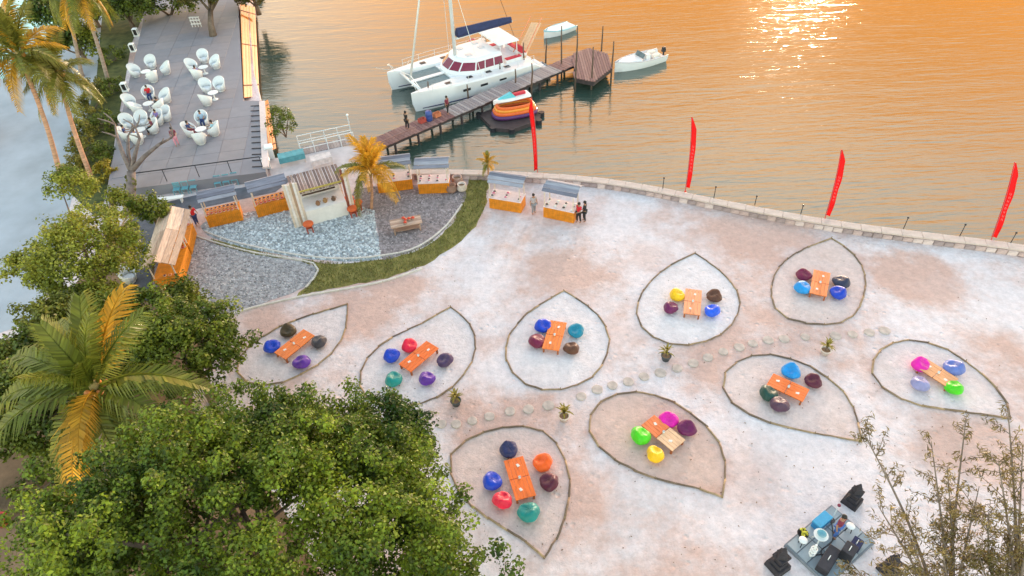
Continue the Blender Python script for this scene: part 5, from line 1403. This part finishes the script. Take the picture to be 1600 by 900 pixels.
# bare branching tree beside the terrace
p = P(200, 335, 0); t = thing('bare_tree', 'bare branching tree trunk rising beside the terrace front', 'tree', p)
greyb = mat('bark_grey', (0.20, 0.155, 0.14), .9, .35, 3, .8, 10)
def up_to(x, y, z): q = P(x, y, z); return q - p
fork = up_to(205, 268, 2.4)
MB().tube([(0, 0, -.1), fork * .5 + Vector((.1, 0, 0)), fork], [.42, .34, .30], 10).build('trunk', greyb, t, True)
for pts_, r_ in (([(225, 245, 3.4), (248, 226, 4.0), (270, 214, 4.3)], .17), ([(192, 240, 3.4), (183, 215, 4.2), (180, 195, 4.8)], .16), ([(212, 238, 3.5), (218, 216, 4.4), (212, 200, 5.0)], .15), ([(200, 236, 3.4), (200, 212, 4.4)], .13)):
    pp = [fork] + [up_to(*q) for q in pts_]
    b = MB(); b.tube(pp, [r_ * 1.2] + [r_ * (1 - .3 * i) for i in range(len(pts_))], 8)
    for q in range(3):
        e = pp[-1 - (q % 2)]; e2 = e + Vector((rnd.uniform(-.9, .9), rnd.uniform(-.6, .6), rnd.uniform(.2, 1.0)))
        b.tube([e, e.lerp(e2, .5) + Vector((.08, .05, 0)), e2], [r_ * .45, r_ * .35, r_ * .2], 6)
    b.build('limb', greyb, t, True)
b = MB()
for i in range(70):
    a_ = rnd.uniform(0, 6.28); h_ = rnd.uniform(.1, 2.2); q = fork * (h_ / 2.4); r_ = .38
    b.sph((q.x + r_ * math.cos(a_), q.y + r_ * math.sin(a_), h_), (.10, .10, .14), 5, 3)
stuff(b.build('moss', mat('moss_green', (0.16, 0.15, 0.05), .95, .3, 4, island=.4), t))

# ---------------------------------------------------------------- palms
def frond_mesh(name, m, droop, seed, leaflet=.30, npair=34, curl=.9):
    g = np.random.default_rng(seed); V = []; F = []
    def ras(s): return np.array([s * (1 - .10 * droop * s), 0, .55 * s * (1 - .5 * droop) - droop * .85 * s ** 2.1])
    def q4(a, b_, c_, d_):
        o = len(V); V.extend([a, b_, c_, d_]); F.extend([(o, o + 1, o + 2), (o, o + 2, o + 3)])
    N = 12
    for i in range(N):
        s0, s1 = i / N, (i + 1) / N; w0, w1 = .022 * (1 - .85 * s0), .022 * (1 - .85 * s1)
        a, b_ = ras(s0), ras(s1)
        q4(a + [0, w0, 0], a - [0, w0, 0], b_ - [0, w1, 0], b_ + [0, w1, 0]); q4(a + [0, 0, w0], a - [0, 0, w0], b_ - [0, 0, w1], b_ + [0, 0, w1])
    for i in range(npair):
        s = .14 + .86 * i / npair
        a = ras(s); tan = ras(min(1, s + .02)) - a; tan /= np.linalg.norm(tan)
        L = leaflet * (math.sin(math.pi * (.20 + .70 * s)) ** .8) * g.uniform(.85, 1.1); w = .013
        for sg in (-1, 1):
            d = np.array([0, sg, 0]) * .85 + tan * (.45 + .5 * s) + np.array([0, 0, g.uniform(-.15, .22)]); d /= np.linalg.norm(d)
            mid = a + d * L * .5 + [0, 0, .015]; tip = a + d * L * .95 + np.array([0, 0, -curl * L * .42])
            q4(a - tan * w, a + tan * w, mid + tan * w * 1.1, mid - tan * w * 1.1); o = len(V); V.extend([mid - tan * w, mid + tan * w, tip]); F.append((o, o + 1, o + 2))
    return tri_mesh(name, np.array(V), np.array(F), m)
def palm(name, label, base, top, L, fronds, mats, trunk_r=.17, bm=None, nuts=0, bend=0.0, seed=0):
    base, top = Vector(base), Vector(top); g = random.Random(seed)
    t = thing(name, label, 'palm', base)
    T = top - base
    pts = [Vector((T.x * k + bend * math.sin(math.pi * k), T.y * k, T.z * k)) for k in [i / 14 for i in range(15)]]
    rs = [trunk_r * (1.35 if i == 0 else 1 - .35 * i / 14) * (1 + .05 * (i % 2)) for i in range(15)]
    MB().tube([pts[0] - Vector((0, 0, .2))] + pts[1:], rs, 10).build('trunk', bm or palmbark, t, True)
    for k in range(8): MB  # ring scars are in the bark relief
    ms = [[frond_mesh('frond', m, dr, seed * 7 + i * 3 + j) for i, dr in enumerate((.35, .75, 1.15))] for j, m in enumerate(mats)]
    for i, (az_, tilt, dr, k, sc) in enumerate(fronds):
        o = bpy.data.objects.new('frond', ms[k % len(ms)][dr]); COL.objects.link(o); o.parent = t
        o.location = T; o.rotation_euler = (g.uniform(-.25, .25), R(-tilt), R(az_)); o.scale = (L * sc,) * 3
    b = MB(); b.lathe([(trunk_r * .7, -.5), (trunk_r * 1.25, -.15), (trunk_r * .9, .25), (.03, .6)], 10, tuple(T)); b.build('crown_shaft', mat('crown_shaft', (0.34, 0.24, 0.08), .8, .3, 5), t, True)
    for i in range(nuts):
        a_ = g.uniform(0, 6.28); MB().sph(T + Vector((.42 * math.cos(a_), .42 * math.sin(a_), .02 + g.uniform(-.15, .15))), (.13, .13, .16), 8, 6).build('coconut', mat('coconut_orange', (0.62, 0.22, 0.05), .6, .25, 4), t, True)
    return t
def ring(n, seed, warm=0.0, tilts=(55, 25, -5), s=(.85, 1.1)):
    g = random.Random(seed); out = []
    for i in range(n):
        k = i % 3; out.append((360 * i / n * 1.0 + 137.5 * k + g.uniform(-14, 14), tilts[k] + g.uniform(-12, 12), k, 1 if g.random() < warm else 0, g.uniform(*s)))
    return out
pgreen = leaf_mat('frond_green', (0.13, 0.16, 0.02), (0.30, 0.26, 0.045), .3, .3, .5)
pdark = leaf_mat('frond_dark', (0.095, 0.145, 0.015), (0.29, 0.27, 0.03), .3, .3, .5)
pgold = leaf_mat('frond_gold', (0.62, 0.30, 0.02), (0.80, 0.48, 0.05), .5, .25, .6)
tp = P(150, 606, 8.6)
FR = [(2, 12, 1, 0, 1.15), (28, 35, 0, 0, 1.0), (70, 30, 0, 1, 1.05), (100, 40, 0, 0, .95), (128, 30, 1, 0, 1.05), (160, 22, 1, 0, 1.1), (182, 8, 1, 0, 1.1), (205, 4, 1, 0, 1.15), (238, -8, 2, 0, 1.0), (262, -4, 2, 1, 1.0), (290, -2, 2, 0, .95), (278, 10, 1, 1, .75), (305, -6, 2, 0, 1.0), (335, 5, 1, 0, .95), (52, 60, 0, 0, .85), (145, 62, 0, 0, .85), (245, 45, 0, 0, .8), (88, 15, 1, 0, 1.0), (235, -25, 2, 0, .8), (320, 50, 0, 0, .8)]
palm('coconut_palm', 'coconut palm with orange nuts and drooping golden fronds in front left', P(175, 790, 0), tp, 4.0, FR, [pdark, pgold], .2, palmbark, 10, seed=3)
for i, (bx, by, tx, ty, tz, L, sd, lb, bmt, bnd) in enumerate(((98, 290, 30, 88, 9.5, 4.0, 5, 'tall leaning palm with pinkish trunk nearest the left edge', palmwarm, .3), (146, 285, 92, 118, 7.2, 3.2, 6, 'slimmer leaning palm between plaza and hedge', palmwarm, -.2), (172, 138, 122, -12, 8.5, 3.6, 7, 'palm with dark trunk at the far end of the plaza', palmbark, .2), (128, 120, 96, -22, 8.0, 3.4, 8, 'palm hidden behind the others at the top left corner', palmbark, .1))):
    b0 = P(bx, by, 0); tp = P(tx, ty, tz)
    palm('tall_palm', lb, b0, tp, L, ring(24, sd, .15, (55, 20, -15)), [pgreen if i < 2 else pdark, pgold], .20, bmt, 6 if i < 2 else 0, bnd, sd)
b0 = P(580, 326, .02); tp = PY(578, 268, b0.y + .3)
palm('golden_palm', 'golden orange palm standing beside the white bar', b0, tp, 2.7, ring(20, 15, .8, (60, 25, -15)), [pgreen, pgold], .11, palmwarm, 0, .1, 15)
b0 = P(764, 282, .02); tp = PY(762, 256, b0.y)
palm('golden_palm', 'small golden palm at the sea wall end of the grass strip', b0, tp, .95, ring(13, 16, .75, (70, 35, -10)), [pgreen, pgold], .08, palmwarm, 0, .0, 16)

# ---------------------------------------------------------------- potted plants on the sand
potm = mat('pot_pale', (0.55, 0.50, 0.46), .8, .15, 5); potd = mat('pot_dark', (0.06, 0.07, 0.08), .7, .2, 5)
strap_m = leaf_mat('strap_leaf', (0.11, 0.12, 0.02), (0.34, 0.27, 0.05), .25, .4, 2)
for i, (x, y, h, pm, lb) in enumerate(((1288, 553, 1.0, potm, 'potted spiky plant between right leaf beds by stepping stones'), (1040, 562, .95, potd, 'slim potted plant below fourth leaf bed of the upper row'), (881, 656, 1.05, potm, 'potted spiky plant in the middle of the stepping stone path'), (713, 632, 1.0, potd, 'dark potted plant beside second leaf bed of the upper row'))):
    p = P(x, y, 0); t = thing('potted_plant', lb, 'potted plant', p, rnd.uniform(0, 6), 'potted plants on the sand')
    MB().lathe([(.20, 0), (.27, .30), (.30, .32), (.30, .38), (.25, .38), (.24, .30)], 14).build('pot', pm, t, True)
    MB().lathe([(.24, .30), (.2, .33)], 12).build('soil', soil_m, t)
    MB().tube([(0, 0, .3), (.02, 0, .5), (0, .03, .62)], [.05, .04, .03], 7).build('stem', bark, t)
    lm = None
    b = MB(); L = .55; b.add([(-.02, 0, 0), (.02, 0, 0), (.05, L * .45, .16), (-.05, L * .45, .16), (.03, L * .8, .13), (-.03, L * .8, .13), (0, L, .05)], [(0, 1, 2, 3), (3, 2, 4, 5), (5, 4, 6)])
    me = b.mesh('leaf', strap_m)
    for k in range(24):
        o = bpy.data.objects.new('leaf', me); COL.objects.link(o); o.parent = t
        o.location = (0, 0, .45 + .012 * k); o.rotation_euler = (R(rnd.uniform(-5, 65)), 0, k * 2.4 + rnd.uniform(-.3, .3)); sc = rnd.uniform(.7, 1.15) * h; o.scale = (sc, sc, sc)

# ---------------------------------------------------------------- wispy needle trees, lower right
needle_m = leaf_mat('needle_olive', (0.20, 0.165, 0.05), (0.44, 0.32, 0.13), .25, .5, .8)
twig_m = mat('twig_brown', (0.22, 0.165, 0.13), .9, .3, 3)
def wispy(label, base, tips, seed, trunk_top):
    g = random.Random(seed); base = Vector(base); t = thing('needle_tree', label, 'tree', base)
    tt = Vector(trunk_top) - base
    MB().tube([(0, 0, -.2), tt * .5 + Vector((.2, .1, 0)), tt], [.26, .18, .10], 9).build('trunk', twig_m, t, True)
    cs = []
    for i, (x, y, z, dens) in enumerate(tips):
        e = P(x, y, z) - base; st = tt * g.uniform(.72, .98)
        mid = st.lerp(e, .5) + Vector((g.uniform(-.3, .3), g.uniform(-.3, .3), g.uniform(-.4, .2)))
        pts = spline([st, mid, e], 10)
        b = MB(); b.tube(pts, [.075 * (1 - .85 * k / (len(pts) - 1)) for k in range(len(pts))], 6)
        n = int(19 * dens)
        for k in range(n):
            f = g.uniform(.28, 1.0); q = pts[int(f * (len(pts) - 1))]
            ax = (pts[-1] - pts[0]).normalized(); Ls = g.uniform(.5, 1.5) * (1.2 - .6 * f)
            dr = Vector((g.gauss(0, 1), g.gauss(0, 1), g.gauss(0, .7))).normalized() * .9 + ax * .8
            dr.normalize(); e2 = q + dr * Ls + Vector((0, 0, -.12))
            b.tube([q, q.lerp(e2, .5) + Vector((0, 0, .05)), e2], [.014, .010, .004], 4)
            for j in range(5): cs.append(q.lerp(e2, .35 + .65 * j / 4))
        b.build('branch', twig_m, t, True)
    inst('needles', leaves_mesh('needles', [tuple(c_) for c_ in cs], [.16] * len(cs), [5] * len(cs), .20, needle_m, .3, .045), t)
TZ = 9.5
b0 = P(1490, 1180, 0)
wispy('wispy brown green needle tree at the lower right corner', b0, [(1345, 668, 10.5, 1.1), (1372, 790, 9.5, .9), (1455, 690, 10.6, 1.2), (1480, 730, 10.5, 1.3), (1510, 650, 10.5, 1.2), (1420, 830, 9.3, 1.2), (1400, 890, 8.8, 1.2), (1530, 760, 10, 1.3), (1470, 850, 9, 1.3), (1330, 880, 8.2, .7)], 5, P(1480, 960, 7.2))
b0 = P(1640, 1130, 0)
wispy('thin needle tree leaning in from the right edge', b0, [(1575, 640, 11.5, 1.1), (1560, 720, 11, 1.3), (1598, 700, 11, 1.3), (1545, 800, 10, 1.3), (1585, 820, 10, 1.4), (1530, 870, 9, 1.2), (1620, 780, 10.5, 1.0)], 6, P(1585, 950, 7.6))

# small extra: red pot by the soil yard
p = P(6, 818, .02); t = thing('flower_pot', 'red flower pot on the bare soil at the left edge', 'pot', p)
MB().lathe([(.22, 0), (.32, .40), (.36, .42), (.36, .50), (.30, .50), (.28, .42)], 14).build('vessel', mat('red_pot', (0.55, 0.03, 0.03), .5, .15, 4), t, True)
MB().lathe([(.28, .42), (.2, .45)], 12).build('soil', soil_m, t)
# purple mat corner at far left of the plaza
pts = [P(-40, 180), P(10, 216), P(-20, 250), P(-70, 230)]
b = MB(); b.prism([(q.x - pts[0].x, q.y - pts[0].y) for q in pts], 2.4, 2.5); c = sum(pts, Vector()) / 4 - pts[0]
t = thing('parasol', 'corner of a purple canvas shade at the left edge of plaza', 'parasol', pts[0])
b.build('canopy', mat('purple_canvas', (0.28, 0.12, 0.22), .8, .15, 4), t)
MB().cyl((c.x, c.y, 0), (c.x, c.y, 2.42), .05, n=8).build('pole', gunm, t)

# leaf litter and debris on the sand
b = MB()
def litter(x, y, r, n):
    c_ = P(x, y)
    for i in range(n // 2):
        a_ = rnd.uniform(0, 6.28); d_ = r * rnd.random() ** .6; q = c_ + Vector((math.cos(a_), math.sin(a_), 0)) * d_
        s_ = rnd.uniform(.025, .065); o_ = rnd.uniform(0, 6.28); u_ = Vector((math.cos(o_), math.sin(o_), 0)) * s_; w_ = Vector((-u_.y, u_.x, 0)) * .45
        b.add([q - u_ + Vector((0, 0, .012)), q + w_ + Vector((0, 0, .03)), q + u_ + Vector((0, 0, .012)), q - w_ + Vector((0, 0, .025))], [(0, 1, 2, 3)])
for a_ in ((760, 830, 4.5, 150), (640, 660, 4, 110), (1180, 760, 7, 90), (1000, 850, 6, 90), (450, 600, 4, 60), (1420, 720, 5, 110), (620, 440, 5, 60), (1100, 600, 9, 70), (760, 400, 7, 60), (1450, 470, 7, 50)): litter(*a_)
stuff(b.build('leaf_litter', mat('dry_leaf', (0.20, 0.12, 0.06), .9, .3, 3, island=.6)), 'dry brown leaf litter strewn over the sand', 'leaf litter')
# cables and more gear on the platform
for i, pts_ in enumerate(([(.2, .72), (.3, .5), (.55, .5), (.8, .2)], [(.5, .86), (.4, .7), (.25, .55), (.12, .45)])):
    pp = spline([onplat(*q) + Vector((0, 0, .02)) for q in pts_], 6)
    tag(MB().tube([q - pp[0] for q in pp], .022, 5).build('power_cable', gunm, None, True, pp[0]), ('black cable from the speaker case to the slim stand', 'black cable from the speaker box to the white post')[i], 'cable')
for i, (a_, b_, lb) in enumerate(((.15, .18, 'low white stool near the left platform corner'), (.85, .55, 'low white stool near the far platform edge'))):
    p = onplat(a_, b_); t = thing('low_stool', lb, 'stool', p, i)
    for k in range(3): MB().cyl((.14 * math.cos(k * 2.09), .14 * math.sin(k * 2.09), 0), (.09 * math.cos(k * 2.09), .09 * math.sin(k * 2.09), .38), .022, n=6).build('leg', gunm, t)
    MB().lathe([(.17, .38), (.19, .41), (.17, .44)], 14).build('seat', white_m, t, True)
